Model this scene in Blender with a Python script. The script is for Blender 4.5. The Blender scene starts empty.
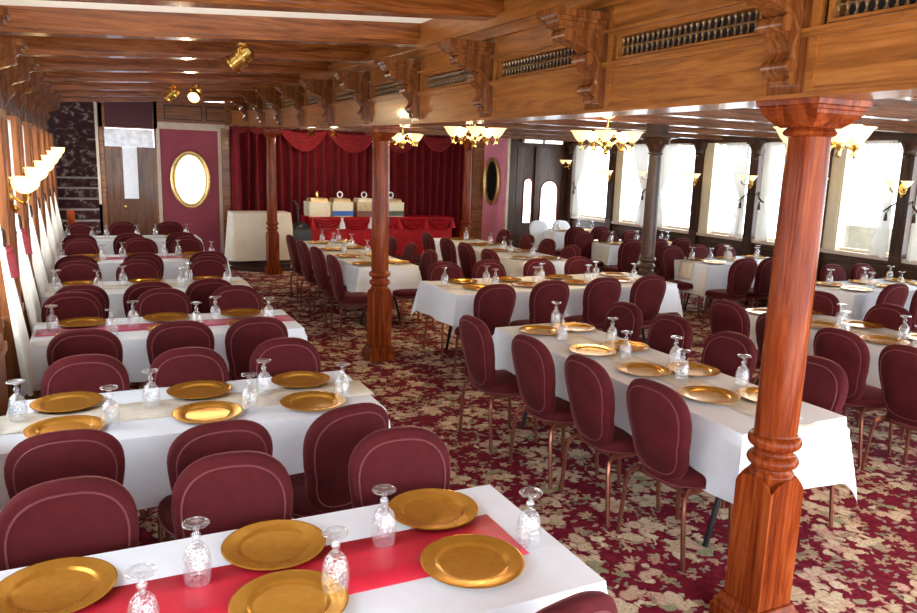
import bpy, math, random
from math import sin, cos, pi, radians as R, atan2, hypot, sqrt
random.seed(7)
S = bpy.context.scene
COL = S.collection

# ------------------------------------------------------------------ mesh builder
class MB:
    def __init__(s):
        s.v = []; s.f = []
    def add(s, vs, fs):
        o = len(s.v); s.v += [tuple(p) for p in vs]; s.f += [tuple(i + o for i in q) for q in fs]
        return s
    def box(s, x0, x1, y0, y1, z0, z1, slope=0.0):
        vs = [(x, y, z + slope * x) for z in (z0, z1) for y in (y0, y1) for x in (x0, x1)]
        return s.add(vs, [(0, 2, 3, 1), (4, 5, 7, 6), (0, 1, 5, 4), (2, 6, 7, 3), (0, 4, 6, 2), (1, 3, 7, 5)])
    def lathe(s, prof, n=20, c=(0, 0, 0), cap=True, sq=None):
        vs = []; fs = []
        for r, z in prof:
            for k in range(n):
                a = 2 * pi * k / n
                vs.append((c[0] + r * cos(a), c[1] + r * sin(a), c[2] + z))
        m = len(prof)
        for i in range(m - 1):
            for k in range(n):
                k2 = (k + 1) % n
                fs.append((i * n + k, i * n + k2, (i + 1) * n + k2, (i + 1) * n + k))
        if cap:
            if prof[0][0] > 1e-6: fs.append(tuple(range(n - 1, -1, -1)))
            if prof[-1][0] > 1e-6: fs.append(tuple((m - 1) * n + k for k in range(n)))
        return s.add(vs, fs)
    def sqlathe(s, prof, c=(0, 0, 0)):
        vs = []; fs = []
        for h, z in prof:
            for sx, sy in ((-1, -1), (1, -1), (1, 1), (-1, 1)):
                vs.append((c[0] + sx * h, c[1] + sy * h, c[2] + z))
        m = len(prof)
        for i in range(m - 1):
            for k in range(4):
                k2 = (k + 1) % 4
                fs.append((i * 4 + k, i * 4 + k2, (i + 1) * 4 + k2, (i + 1) * 4 + k))
        fs.append((3, 2, 1, 0)); fs.append(tuple((m - 1) * 4 + k for k in range(4)))
        return s.add(vs, fs)
    def tube(s, path, r, n=8, closed=False):
        P = [tuple(p) for p in path]; m = len(P); vs = []; fs = []
        rr = r if isinstance(r, (list, tuple)) else [r] * m
        up = None
        for i in range(m):
            if closed: a, b = P[i - 1], P[(i + 1) % m]
            else: a, b = P[max(i - 1, 0)], P[min(i + 1, m - 1)]
            t = [b[j] - a[j] for j in range(3)]; L = sqrt(sum(q * q for q in t)) or 1; t = [q / L for q in t]
            if up is None:
                up = [0, 0, 1] if abs(t[2]) < .8 else [1, 0, 0]
            d = sum(up[j] * t[j] for j in range(3)); u = [up[j] - d * t[j] for j in range(3)]
            L = sqrt(sum(q * q for q in u)) or 1; u = [q / L for q in u]; up = u
            w = [t[1] * u[2] - t[2] * u[1], t[2] * u[0] - t[0] * u[2], t[0] * u[1] - t[1] * u[0]]
            for k in range(n):
                an = 2 * pi * k / n
                vs.append([P[i][j] + rr[i] * (cos(an) * u[j] + sin(an) * w[j]) for j in range(3)])
        for i in range(m if closed else m - 1):
            i2 = (i + 1) % m
            for k in range(n):
                k2 = (k + 1) % n
                fs.append((i * n + k, i * n + k2, i2 * n + k2, i2 * n + k))
        if not closed:
            fs.append(tuple(range(n - 1, -1, -1))); fs.append(tuple((m - 1) * n + k for k in range(n)))
        return s.add(vs, fs)
    def prism(s, poly, f0, f1):
        """poly list of 2D; f0/f1 map (u,v)->3D for the two faces"""
        n = len(poly)
        vs = [f0(u, v) for u, v in poly] + [f1(u, v) for u, v in poly]
        fs = [tuple(range(n - 1, -1, -1)), tuple(range(n, 2 * n))]
        for k in range(n):
            k2 = (k + 1) % n
            fs.append((k, k2, n + k2, n + k))
        return s.add(vs, fs)
    def grid(s, fn, nu, nv, closed_u=False):
        vs = [fn(i / nu if closed_u else i / (nu - 1), j / (nv - 1)) for j in range(nv) for i in range(nu)]
        fs = []
        for j in range(nv - 1):
            for i in range(nu if closed_u else nu - 1):
                i2 = (i + 1) % nu
                fs.append((j * nu + i, j * nu + i2, (j + 1) * nu + i2, (j + 1) * nu + i))
        return s.add(vs, fs)
    def build(s, name, m, parent=None, angle=35, solid=0):
        me = bpy.data.meshes.new(name); me.from_pydata(s.v, [], s.f)
        import bmesh
        bm = bmesh.new(); bm.from_mesh(me); bmesh.ops.recalc_face_normals(bm, faces=bm.faces); bm.to_mesh(me); bm.free()
        me.polygons.foreach_set('use_smooth', [True] * len(me.polygons))
        me.set_sharp_from_angle(angle=R(angle))
        me.materials.append(m)
        o = bpy.data.objects.new(name, me); COL.objects.link(o)
        if parent: o.parent = parent
        if solid:
            md = o.modifiers.new('thick', 'SOLIDIFY'); md.thickness = solid; md.offset = 0
        return o

def smooth(p, k=4):
    out = []
    for i in range(len(p) - 1):
        a, b, c, d = p[max(i - 1, 0)], p[i], p[i + 1], p[min(i + 2, len(p) - 1)]
        for q in range(k):
            t = q / k
            out.append(tuple(.5 * (2 * b[j] + (c[j] - a[j]) * t + (2 * a[j] - 5 * b[j] + 4 * c[j] - d[j]) * t * t + (3 * b[j] - a[j] - 3 * c[j] + d[j]) * t ** 3) for j in (0, 1)))
    return out + [p[-1]]
def tag(o, label, cat, group=None, kind=None):
    n = len(label.split()); assert 4 <= n <= 16, (n, label)
    o['label'] = label; o['category'] = cat
    if group: o['group'] = group
    if kind: o['kind'] = kind
    return o
def thing(name, label, cat, loc=(0, 0, 0), rz=0, group=None, kind=None):
    o = bpy.data.objects.new(name, None); o.empty_display_size = .1; COL.objects.link(o)
    o.location = loc; o.rotation_euler = (0, 0, rz)
    if label: tag(o, label, cat, group, kind)
    return o
KIDS = {}
def kids(o):
    k = o.name
    if k not in KIDS: KIDS[k] = [c for c in COL.objects if c.parent == o]
    return KIDS[k]
def dup(o, parent=None):
    c = o.copy(); COL.objects.link(c)
    if parent: c.parent = parent
    for ch in kids(o): dup(ch, c)
    return c
class Proto:
    """first use hands out the prototype itself, later uses copies of it and of its parts"""
    def __init__(s, o): s.o = o; s.used = False; [kids(k) for k in kids(o)]
    def place(s, loc, rz, label, cat, group, rx=None):
        o = s.o if not s.used else dup(s.o)
        s.used = True
        o.location = loc; o.rotation_euler = (0, 0, rz); tag(o, label, cat, group)
        return o

# ------------------------------------------------------------------ materials
def newmat(name):
    m = bpy.data.materials.new(name); m.use_nodes = True
    nt = m.node_tree; b = nt.nodes['Principled BSDF']
    return m, nt, b
def setp(b, **k):
    for n, v in k.items():
        n = n.replace('_', ' ')
        if n in b.inputs:
            b.inputs[n].default_value = v
def rgb(c): return (c[0], c[1], c[2], 1)
def ramp(nt, stops, fac=None):
    n = nt.nodes.new('ShaderNodeValToRGB'); e = n.color_ramp.elements
    while len(e) > 1: e.remove(e[-1])
    e[0].position = stops[0][0]; e[0].color = rgb(stops[0][1])
    for p, c in stops[1:]:
        x = e.new(p); x.color = rgb(c)
    if fac: nt.links.new(fac, n.inputs['Fac'])
    return n
def coords(nt, scale=(1, 1, 1), kind='Object', rot=(0, 0, 0)):
    t = nt.nodes.new('ShaderNodeTexCoord'); mp = nt.nodes.new('ShaderNodeMapping')
    mp.inputs['Scale'].default_value = scale; mp.inputs['Rotation'].default_value = rot
    nt.links.new(t.outputs[kind], mp.inputs['Vector']); return mp.outputs['Vector']
def noise(nt, vec, scale=5, detail=4, rough=.55, dist=0):
    n = nt.nodes.new('ShaderNodeTexNoise'); n.inputs['Scale'].default_value = scale
    n.inputs['Detail'].default_value = detail; n.inputs['Roughness'].default_value = rough; n.inputs['Distortion'].default_value = dist
    if vec is not None: nt.links.new(vec, n.inputs['Vector'])
    return n
def bump(nt, b, h, strength=.2, dist=.01):
    n = nt.nodes.new('ShaderNodeBump'); n.inputs['Strength'].default_value = strength; n.inputs['Distance'].default_value = dist
    nt.links.new(h, n.inputs['Height']); nt.links.new(n.outputs['Normal'], b.inputs['Normal'])
def wood(name, dark, mid, light, axis, rough=.28, coat=.2, k=1.0, spec=.4):
    m, nt, b = newmat(name)
    sc = [14 * k, 14 * k, 14 * k]; sc['xyz'.index(axis)] = 1.1 * k
    v = coords(nt, sc)
    n1 = noise(nt, v, 1.3, 5, .6, 1.2)
    n2 = noise(nt, v, 7, 3, .6, .4)
    mx = nt.nodes.new('ShaderNodeMath'); mx.operation = 'MULTIPLY_ADD'; mx.inputs[1].default_value = .35
    nt.links.new(n2.outputs['Fac'], mx.inputs[0]); nt.links.new(n1.outputs['Fac'], mx.inputs[2])
    rp = ramp(nt, [(.42, dark), (.66, mid), (.9, light)], mx.outputs[0])
    nt.links.new(rp.outputs['Color'], b.inputs['Base Color'])
    setp(b, Roughness=rough, Coat_Weight=coat, Coat_Roughness=.08, Specular_IOR_Level=spec)
    bump(nt, b, mx.outputs[0], .12, .004)
    return m
def plain(name, c, rough=.5, metal=0, var=.12, scale=30, bumpk=0, **k):
    m, nt, b = newmat(name)
    v = coords(nt)
    n = noise(nt, v, scale, 3)
    rp = ramp(nt, [(.3, [q * (1 - var) for q in c]), (.7, [min(1, q * (1 + var)) for q in c])], n.outputs['Fac'])
    nt.links.new(rp.outputs['Color'], b.inputs['Base Color'])
    setp(b, Roughness=rough, Metallic=metal, **k)
    if bumpk: bump(nt, b, n.outputs['Fac'], bumpk, .005)
    return m
def emis(name, c, st, base=(.9, .85, .7), rough=.4):
    m, nt, b = newmat(name)
    v = coords(nt); n = noise(nt, v, 20, 2)
    rp = ramp(nt, [(.3, [q * .93 for q in base]), (.7, base)], n.outputs['Fac'])
    nt.links.new(rp.outputs['Color'], b.inputs['Base Color'])
    setp(b, Roughness=rough, Emission_Color=rgb(c), Emission_Strength=st)
    return m

OD, OM, OL = (.085, .019, .004), (.25, .066, .011), (.42, .135, .03)
W_X = wood('wood_beam', OD, OM, OL, 'x', .25, .3)
W_Y = wood('wood_arcade', (.15, .047, .009), (.32, .105, .019), (.46, .17, .038), 'y', .3, .15, 1, .3)
W_B = wood('wood_bracket', (.055, .015, .004), (.175, .050, .011), (.32, .11, .028), 'z', .2, .4)
W_P = wood('wood_pilaster', (.10, .030, .008), (.27, .085, .022), (.40, .15, .045), 'z', .4, .1, .8, .25)
W_Z = wood('wood_column', (.055, .008, .0025), (.185, .030, .0065), (.32, .072, .017), 'z', .22, .05, .8, .10)
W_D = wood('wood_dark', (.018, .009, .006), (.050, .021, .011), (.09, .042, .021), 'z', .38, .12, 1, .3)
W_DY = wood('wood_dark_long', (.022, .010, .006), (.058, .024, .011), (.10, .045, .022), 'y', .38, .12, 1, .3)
W_MX = wood('wood_panel', (.10, .034, .011), (.24, .09, .03), (.36, .16, .06), 'x', .4, .1, 1, .3)
W_DR = wood('wood_door', (.045, .017, .009), (.12, .046, .020), (.19, .085, .04), 'z', .35, .15, 1, .3)
W_RC = wood('wood_right_ceiling', (.06, .023, .010), (.16, .062, .026), (.25, .11, .05), 'x', .25, .25)

def velvet_mat():
    m, nt, b = newmat('burgundy_velvet')
    v = coords(nt); n = noise(nt, v, 5, 5, .6)
    rp = ramp(nt, [(.3, (.048, .0042, .0062)), (.7, (.094, .0086, .0112))], n.outputs['Fac'])
    nt.links.new(rp.outputs['Color'], b.inputs['Base Color'])
    setp(b, Roughness=.85, Sheen_Weight=.32, Sheen_Roughness=.25, Specular_IOR_Level=.2)
    b.inputs['Sheen Tint'].default_value = (1, .35, .33, 1)
    n2 = noise(nt, v, 260, 2); bump(nt, b, n2.outputs['Fac'], .12, .003)
    return m
VELVET = velvet_mat()
PIPING = plain('rose_piping', (.145, .026, .031), .7, 0, .1, 60)
BRONZE = plain('bronze_metal', (.24, .085, .055), .32, .75, .15, 20)
BLACKM = plain('black_metal', (.015, .015, .017), .35, .5, .2, 20)
PLY = plain('table_board', (.35, .25, .16), .6)
LINEN = plain('white_linen', (.84, .90, .97), .75, 0, .03, 9, .15)
IVORY = plain('ivory_linen', (.80, .73, .60), .8, 0, .05, 9, .15)
RUN_RED = plain('red_satin', (.62, .022, .05), .4, 0, .14, 12, .1)
RUN_GOLD = plain('gold_organza', (.73, .68, .57), .45, 0, .15, 14, .2)
RUN_ROSE = plain('rose_satin', (.55, .10, .18), .4, 0, .14, 12, .1)
SKIRT = plain('red_table_satin', (.46, .006, .012), .5, 0, .15, 10, .1, Specular_IOR_Level=.2)
SATIN = plain('glossy_swag_satin', (.36, .006, .012), .22, 0, .25, 14, .3)
def gold_plate():
    m, nt, b = newmat('gold_charger')
    v = coords(nt); n = noise(nt, v, 28, 4)
    rp = ramp(nt, [(.3, (.66, .31, .035)), (.7, (.76, .39, .06))], n.outputs['Fac'])
    nt.links.new(rp.outputs['Color'], b.inputs['Base Color'])
    setp(b, Roughness=.23, Metallic=.66); bump(nt, b, n.outputs['Fac'], .03, .002)
    return m
GOLDP = gold_plate()
BRASS = plain('polished_brass', (.80, .55, .17), .22, 1, .1, 15)
GILT = plain('gilt_frame', (.75, .52, .20), .35, .8, .2, 40, .3)
MIRROR = plain('mirror_glass', (.70, .72, .74), .03, 1, .01, 5)
DARKMIR = plain('dark_mirror_glass', (.02, .02, .022), .05, .2, .05, 5)
MAROON = plain('maroon_wall', (.26, .03, .06), .6, 0, .06, 6)
PINK = plain('pink_wall', (.90, .33, .47), .6, 0, .05, 6)
DKMAR = plain('dark_maroon', (.06, .006, .014), .6, 0, .1, 6)
CREAM = plain('cream_panel', (.88, .84, .72), .6, 0, .04, 3)
SKYL = emis('skylight_panel', (1, .93, .78), .17, (.88, .84, .72))  # faint emission added to lift the panel, which gets little light
CREAMT = plain('cream_trim', (.78, .68, .48), .45, 0, .05, 5)
GREYT = plain('weathered_trim', (.50, .40, .30), .4, 0, .12, 8)
SILL = plain('light_sill', (.62, .50, .40), .35, 0, .1, 8)
PAPER = plain('paper', (.82, .84, .90), .6, 0, .06, 25)
SMOKY = plain('etched_glass_sign', (.42, .42, .44), .2, .2, .25, 9)
TASSEL = plain('red_tassel', (.40, .05, .07), .7, 0, .2, 60)
TIE = plain('dark_tieback', (.05, .02, .02), .7)
NAVY = plain('black_cover', (.012, .016, .022), .45, 0, .3, 8)
POSTM = plain('grille_gold', (.22, .12, .05), .22, .3, .2, 20)
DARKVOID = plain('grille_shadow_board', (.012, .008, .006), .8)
BOXCREAM = plain('cream_enamel', (.88, .82, .60), .35, 0, .08, 25)
BOXGOLD = plain('brushed_gold_panel', (.60, .44, .24), .35, .4, .2, 14)
BLUE = plain('blue_band', (.02, .12, .50), .4)
BROWNB = plain('brown_band', (.20, .06, .04), .4)
GREENB = plain('dark_band', (.08, .09, .05), .4)
LAMP = emis('lamp_glass_right', (1, .66, .28), .50, (.95, .80, .5))
LAMPL = emis('lamp_glass_left', (1, .68, .28), .75, (.95, .85, .6))
BULB = emis('lit_bulb', (1, .85, .5), 14)
TUBE = emis('tube_light', (.95, .97, 1), 1.2, (.9, .9, .9))
STONE = plain('dock_stone', (.115, .098, .065), .9, 0, .3, 1.2, .3)

def curtain_mat(name, c, alpha, tl=.05):
    m, nt, b = newmat(name); nt.nodes.remove(b)
    out = nt.nodes['Material Output']
    v = coords(nt, (1, 1, .2)); n = noise(nt, v, 60, 2)
    rp = ramp(nt, [(.3, [q * .93 for q in c]), (.7, c)], n.outputs['Fac'])
    d = nt.nodes.new('ShaderNodeBsdfDiffuse'); t = nt.nodes.new('ShaderNodeBsdfTranslucent'); tr = nt.nodes.new('ShaderNodeBsdfTransparent')
    nt.links.new(rp.outputs['Color'], d.inputs['Color']); nt.links.new(rp.outputs['Color'], t.inputs['Color'])
    m1 = nt.nodes.new('ShaderNodeMixShader'); m1.inputs[0].default_value = tl
    nt.links.new(d.outputs[0], m1.inputs[1]); nt.links.new(t.outputs[0], m1.inputs[2])
    m2 = nt.nodes.new('ShaderNodeMixShader'); m2.inputs[0].default_value = alpha
    nt.links.new(tr.outputs[0], m2.inputs[1]); nt.links.new(m1.outputs[0], m2.inputs[2])
    nt.links.new(m2.outputs[0], out.inputs['Surface']); return m
SHEER = curtain_mat('sheer_curtain', (.82, .81, .77), .915)
SHEERL = curtain_mat('white_curtain', (.90, .88, .82), .97, .35)
STAGEC = plain('stage_velvet', (.17, .005, .010), .8, 0, .25, 8, 0, Sheen_Weight=.1, Specular_IOR_Level=.2)
SWAGC = plain('stage_swag_velvet', (.22, .008, .013), .7, 0, .2, 8, 0, Sheen_Weight=.1, Specular_IOR_Level=.25)

def pane_mat():
    m, nt, b = newmat('window_glass'); nt.nodes.remove(b); out = nt.nodes['Material Output']
    tr = nt.nodes.new('ShaderNodeBsdfTransparent'); g = nt.nodes.new('ShaderNodeBsdfGlossy'); g.inputs['Roughness'].default_value = .02
    v = coords(nt); n = noise(nt, v, 1.5, 2); rp = ramp(nt, [(.2, (.95, .97, .98)), (.8, (1, 1, 1))], n.outputs['Fac'])
    nt.links.new(rp.outputs['Color'], tr.inputs['Color'])
    mx = nt.nodes.new('ShaderNodeMixShader'); mx.inputs[0].default_value = .06
    nt.links.new(tr.outputs[0], mx.inputs[1]); nt.links.new(g.outputs[0], mx.inputs[2]); nt.links.new(mx.outputs[0], out.inputs['Surface'])
    return m
PANE = pane_mat()
def crystal(name, cut):
    m, nt, b = newmat(name); out = nt.nodes['Material Output']
    setp(b, Roughness=.10, Specular_IOR_Level=.9, IOR=1.5, Metallic=.75)
    v = coords(nt)
    n = nt.nodes.new('ShaderNodeTexVoronoi'); n.inputs['Scale'].default_value = 72; n.feature = 'DISTANCE_TO_EDGE'; nt.links.new(v, n.inputs['Vector'])
    rp = ramp(nt, [(0, (.96, .97, 1)), (1, (.90, .93, .96))], n.outputs['Distance']); nt.links.new(rp.outputs['Color'], b.inputs['Base Color'])
    tr = nt.nodes.new('ShaderNodeBsdfTransparent'); tr.inputs['Color'].default_value = (.97, .98, .99, 1)
    mr = nt.nodes.new('ShaderNodeMapRange'); mr.inputs[1].default_value = 0; mr.inputs[2].default_value = .13; mr.inputs[3].default_value = .42 if cut else .12; mr.inputs[4].default_value = .0 if cut else .12
    nt.links.new(n.outputs['Distance'], mr.inputs[0])
    lw = nt.nodes.new('ShaderNodeLayerWeight'); lw.inputs['Blend'].default_value = .32
    ad = nt.nodes.new('ShaderNodeMath'); ad.operation = 'MULTIPLY_ADD'; ad.inputs[1].default_value = .36; ad.use_clamp = True
    nt.links.new(lw.outputs['Facing'], ad.inputs[0]); nt.links.new(mr.outputs[0], ad.inputs[2]); mr = ad
    mx = nt.nodes.new('ShaderNodeMixShader'); nt.links.new(mr.outputs[0], mx.inputs[0]); nt.links.new(tr.outputs[0], mx.inputs[1]); nt.links.new(b.outputs[0], mx.inputs[2])
    nt.links.new(mx.outputs[0], out.inputs['Surface'])
    if cut: bump(nt, b, n.outputs['Distance'], .8, .004)
    return m
CRYS = crystal('cut_crystal', True); CRYS2 = crystal('clear_crystal', False)

def carpet_mat():
    m, nt, b = newmat('floral_carpet')
    L = nt.links.new
    def math(op, a, bb=None, c=None):
        n = nt.nodes.new('ShaderNodeMath'); n.operation = op
        for i, q in enumerate((a, bb, c)):
            if q is None: continue
            if isinstance(q, (int, float)): n.inputs[i].default_value = q
            else: L(q, n.inputs[i])
        return n.outputs[0]
    v0 = coords(nt)
    nd = noise(nt, v0, 9, 2)
    add = nt.nodes.new('ShaderNodeVectorMath'); add.operation = 'MULTIPLY_ADD'
    add.inputs[1].default_value = (.06, .06, 0); L(nd.outputs['Color'], add.inputs[0]); L(v0, add.inputs[2])
    nd2 = noise(nt, v0, 42, 2)
    add2 = nt.nodes.new('ShaderNodeVectorMath'); add2.operation = 'MULTIPLY_ADD'
    add2.inputs[1].default_value = (.030, .030, 0); L(nd2.outputs['Color'], add2.inputs[0]); L(add.outputs[0], add2.inputs[2])
    v = add2.outputs[0]
    def blossoms(scale, rad, amp, pet):
        vo = nt.nodes.new('ShaderNodeTexVoronoi'); vo.voronoi_dimensions = '2D'; vo.inputs['Scale'].default_value = scale
        L(v, vo.inputs['Vector'])
        sb = nt.nodes.new('ShaderNodeVectorMath'); sb.operation = 'SUBTRACT'; L(v, sb.inputs[0]); L(vo.outputs['Position'], sb.inputs[1])
        sp = nt.nodes.new('ShaderNodeSeparateXYZ'); L(sb.outputs[0], sp.inputs[0])
        ln = math('SQRT', math('ADD', math('MULTIPLY', sp.outputs[0], sp.outputs[0]), math('MULTIPLY', sp.outputs[1], sp.outputs[1])))
        r = math('MULTIPLY', ln, scale)
        an = math('ARCTAN2', sp.outputs[1], sp.outputs[0])
        sc = nt.nodes.new('ShaderNodeSeparateColor'); L(vo.outputs['Color'], sc.inputs[0])
        ph = math('MULTIPLY', sc.outputs[1], 6.28)
        pr = math('MULTIPLY_ADD', math('COSINE', math('MULTIPLY_ADD', an, pet, ph)), amp, rad)
        mask = math('GREATER_THAN', math('SUBTRACT', pr, r), 0)
        rel = math('DIVIDE', r, pr)
        return mask, rel, sc
    mk, rel, sc = blossoms(3.5, .375, .07, 7)
    pv = nt.nodes.new('ShaderNodeTexVoronoi'); pv.voronoi_dimensions = '2D'; pv.feature = 'F1'; pv.inputs['Scale'].default_value = 13; L(v, pv.inputs['Vector'])
    pd = pv.outputs['Distance']; psc = nt.nodes.new('ShaderNodeSeparateColor'); L(pv.outputs['Color'], psc.inputs[0])
    # ragged bouquet edge: drop some outer petals
    keep = math('GREATER_THAN', math('SUBTRACT', 1.42, math('ADD', math('MULTIPLY', rel, .75), math('MULTIPLY', psc.outputs[0], .62))), .28)
    gap = math('LESS_THAN', pd, math('SUBTRACT', .66, math('MULTIPLY', rel, .14)))
    mk = math('MULTIPLY', mk, math('MULTIPLY', keep, gap))
    mk2, rel2, sc2 = blossoms(11, .36, .16, 5)
    mk2 = math('MULTIPLY', mk2, math('GREATER_THAN', sc2.outputs[2], .60))
    mk3, rel3, sc3 = blossoms(23, .40, .22, 2)
    mk3 = math('MULTIPLY', mk3, math('GREATER_THAN', sc3.outputs[2], .70))
    base = noise(nt, v0, 22, 4)
    br = ramp(nt, [(.3, (.115, .004, .014)), (.55, (.19, .009, .026)), (.75, (.27, .024, .045))], base.outputs['Fac'])
    fr = ramp(nt, [(0, (.66, .55, .38)), (.25, (.66, .47, .38)), (.5, (.78, .68, .53)), (.7, (.64, .55, .38)), (.84, (.66, .42, .36)), (.95, (.34, .36, .23))], psc.outputs[1])
    dk = ramp(nt, [(0, (.62, .58, .40)), (.16, (1, .97, .92)), (.42, (.98, .94, .90)), (.66, (.60, .50, .42))], pd)
    sk = noise(nt, v0, 70, 2); sr = ramp(nt, [(.35, (.78, .72, .66)), (.6, (1.05, 1.04, 1.02))], sk.outputs['Fac'])
    mul = nt.nodes.new('ShaderNodeMix'); mul.data_type = 'RGBA'; mul.blend_type = 'MULTIPLY'; mul.inputs[0].default_value = 1
    L(fr.outputs['Color'], mul.inputs[6]); L(dk.outputs['Color'], mul.inputs[7])
    mul2 = nt.nodes.new('ShaderNodeMix'); mul2.data_type = 'RGBA'; mul2.blend_type = 'MULTIPLY'; mul2.inputs[0].default_value = 1
    L(mul.outputs[2], mul2.inputs[6]); L(sr.outputs['Color'], mul2.inputs[7])
    lr = ramp(nt, [(0, (.62, .50, .36)), (.4, (.60, .38, .31)), (.62, (.46, .40, .26)), (.8, (.52, .42, .29)), (1, (.66, .55, .42))], sc2.outputs[0])
    l3 = ramp(nt, [(0, (.40, .28, .20)), (.5, (.20, .20, .13)), (1, (.46, .26, .22))], sc3.outputs[0])
    def mixc(fac, a_, b_):
        q = nt.nodes.new('ShaderNodeMix'); q.data_type = 'RGBA'; L(fac, q.inputs[0]); L(a_, q.inputs[6]); L(b_, q.inputs[7]); return q
    m0 = mixc(mk3, br.outputs['Color'], l3.outputs['Color'])
    ml = nt.nodes.new('ShaderNodeMix'); ml.data_type = 'RGBA'; ml.blend_type = 'MULTIPLY'; ml.inputs[0].default_value = 1
    L(lr.outputs['Color'], ml.inputs[6]); L(sr.outputs['Color'], ml.inputs[7])
    r2 = ramp(nt, [(0, (.55, .5, .36)), (.35, (1, .97, .94)), (1, (.74, .58, .5))], rel2)
    ml2 = nt.nodes.new('ShaderNodeMix'); ml2.data_type = 'RGBA'; ml2.blend_type = 'MULTIPLY'; ml2.inputs[0].default_value = 1
    L(ml.outputs[2], ml2.inputs[6]); L(r2.outputs['Color'], ml2.inputs[7])
    m1 = mixc(mk2, m0.outputs[2], ml2.outputs[2])
    m2 = mixc(mk, m1.outputs[2], mul2.outputs[2])
    L(m2.outputs[2], b.inputs['Base Color'])
    setp(b, Roughness=.92, Specular_IOR_Level=.15)
    nb = noise(nt, v0, 300, 2); bump(nt, b, nb.outputs['Fac'], .3, .004)
    return m
CARPET = carpet_mat()
def stair_carpet():
    m, nt, b = newmat('stair_carpet'); v = coords(nt)
    n = noise(nt, v, 9, 3); rp = ramp(nt, [(.42, (.05, .010, .012)), (.55, (.08, .03, .028)), (.64, (.28, .20, .16))], n.outputs['Fac'])
    nt.links.new(rp.outputs['Color'], b.inputs['Base Color']); setp(b, Roughness=.9); return m
STAIRC = stair_carpet(); NOSE = plain('pale_nosing', (.40, .31, .27), .5)  # pale colour for the nosings of the lower steps

# ------------------------------------------------------------------ room dimensions
XL, XR, YB, Y0 = -.62, 9.38, 14.9, -1.6
YK = [2.15 + 1.235 * k for k in range(-2, 10)]      # frame spacing of the deck
SHEER_Z = lambda y: .0019 * max(0, y - 2) ** 2     # the deck line rises towards the bow
SOFF = lambda x: 2.745 + .065 * x                    # underside of the cambered beams
def struct(o, label, cat):
    return tag(o, label, cat, None, 'structure')

m = MB(); m.box(XL - .1, XR + .4, Y0, YB + .3, -.06, 0)
struct(m.build('floor', CARPET), 'burgundy carpet with cream and green flowers covering the whole deck', 'floor')

# ------------------------------------------------------------------ left wall
m = MB()
m.box(XL - .14, XL, Y0, YB, 0, .86)
m.box(XL - .14, XL, Y0, YB, 2.24, 2.98)
struct(m.build('wall_left', W_DY), 'dark wooden side wall below and above the left windows', 'wall')
m = MB(); m.box(XL, XL + .05, Y0, YB, .86, .92); m.box(XL - .14, XL, Y0, YB, .86, .90)
struct(m.build('trim_1', SILL), 'pale wooden window ledge running along the left wall', 'trim')
lp = YK[1:]
for i, y in enumerate(lp[:-1] if len(lp) > 11 else lp):
    m = MB(); m.box(XL - .14, XL + .12, y - .22, y + .22, 0, 2.26)
    m.box(XL - .02, XL + .135, y - .24, y + .24, 0, .14); m.box(XL - .02, XL + .135, y - .24, y + .24, .88, .93)
    m.box(XL + .12, XL + .13, y - .16, y - .13, 1.0, 2.2); m.box(XL + .12, XL + .13, y + .13, y + .16, 1.0, 2.2)
    o = m.build('wall_pilaster', W_P)
    struct(o, 'orange brown wooden pilaster between left windows, %s counted from the front' % ['first', 'second', 'third', 'fourth', 'fifth', 'sixth', 'seventh', 'eighth', 'ninth', 'tenth', 'eleventh', 'twelfth'][i], 'pilaster')
    o.name = 'trim_%d' % (20 + i)
nw = 0
for i in range(len(YK) - 1):
    a, b_ = YK[i] + .22, YK[i + 1] - .22
    nw += 1
    m = MB()
    for (p, q, r_, s_) in ((a, a + .04, .9, 2.24), (b_ - .04, b_, .9, 2.24), (a, b_, .9, .95), (a, b_, 2.19, 2.24)):
        m.box(XL - .11, XL - .05, p, q, r_, s_)
    o = m.build('window_%d' % nw, CREAMT)
    struct(o, 'left side window with cream frame, %s bay counted from the front' % ['first', 'second', 'third', 'fourth', 'fifth', 'sixth', 'seventh', 'eighth', 'ninth', 'tenth', 'eleventh', 'twelfth'][i], 'window')
    MB().box(XL - .085, XL - .079, a + .03, b_ - .03, .94, 2.2).build('pane', PANE, o)

# ------------------------------------------------------------------ ceiling over the left aisle
XA = 2.43
m = MB(); m.box(XL - .14, XA + .2, Y0, YK[4] + .0, 3.0, 3.05, .065)
m.box(XL - .14, XA + .2, YK[5], YB + .2, 3.0, 3.05, .065)
m.box(XL - .14, -.1, YK[4], YK[5], 3.0, 3.05, .065); m.box(2.36, XA + .2, YK[4], YK[5], 3.0, 3.05, .065)
struct(m.build('ceiling', W_X), 'polished wooden ceiling boards above the left aisle', 'ceiling')
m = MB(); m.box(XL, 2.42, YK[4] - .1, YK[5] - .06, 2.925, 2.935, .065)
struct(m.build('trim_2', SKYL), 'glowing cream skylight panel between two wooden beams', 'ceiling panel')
def beam(k, y, i):
    m = MB(); z0 = 2.765; y = y - (.12 if k == 4 else 0)
    for hw, a, b_ in ((.075, 0, .03), (.095, .028, .06), (.085, .055, .19), (.105, .18, .20), (.125, .198, .262)):
        m.box(XL - .1, XA, y - hw, y + hw, z0 + a, z0 + b_, .065)
    o = m.build('trim_%d' % (40 + i), W_X)
    return struct(o, 'stepped wooden ceiling beam across the left aisle, %s from the front' % ['first', 'second', 'third', 'fourth', 'fifth', 'sixth', 'seventh', 'eighth', 'ninth', 'tenth', 'eleventh'][i], 'beam')
for i, k in enumerate(range(1, 12)): beam(k, YK[k], i)

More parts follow.
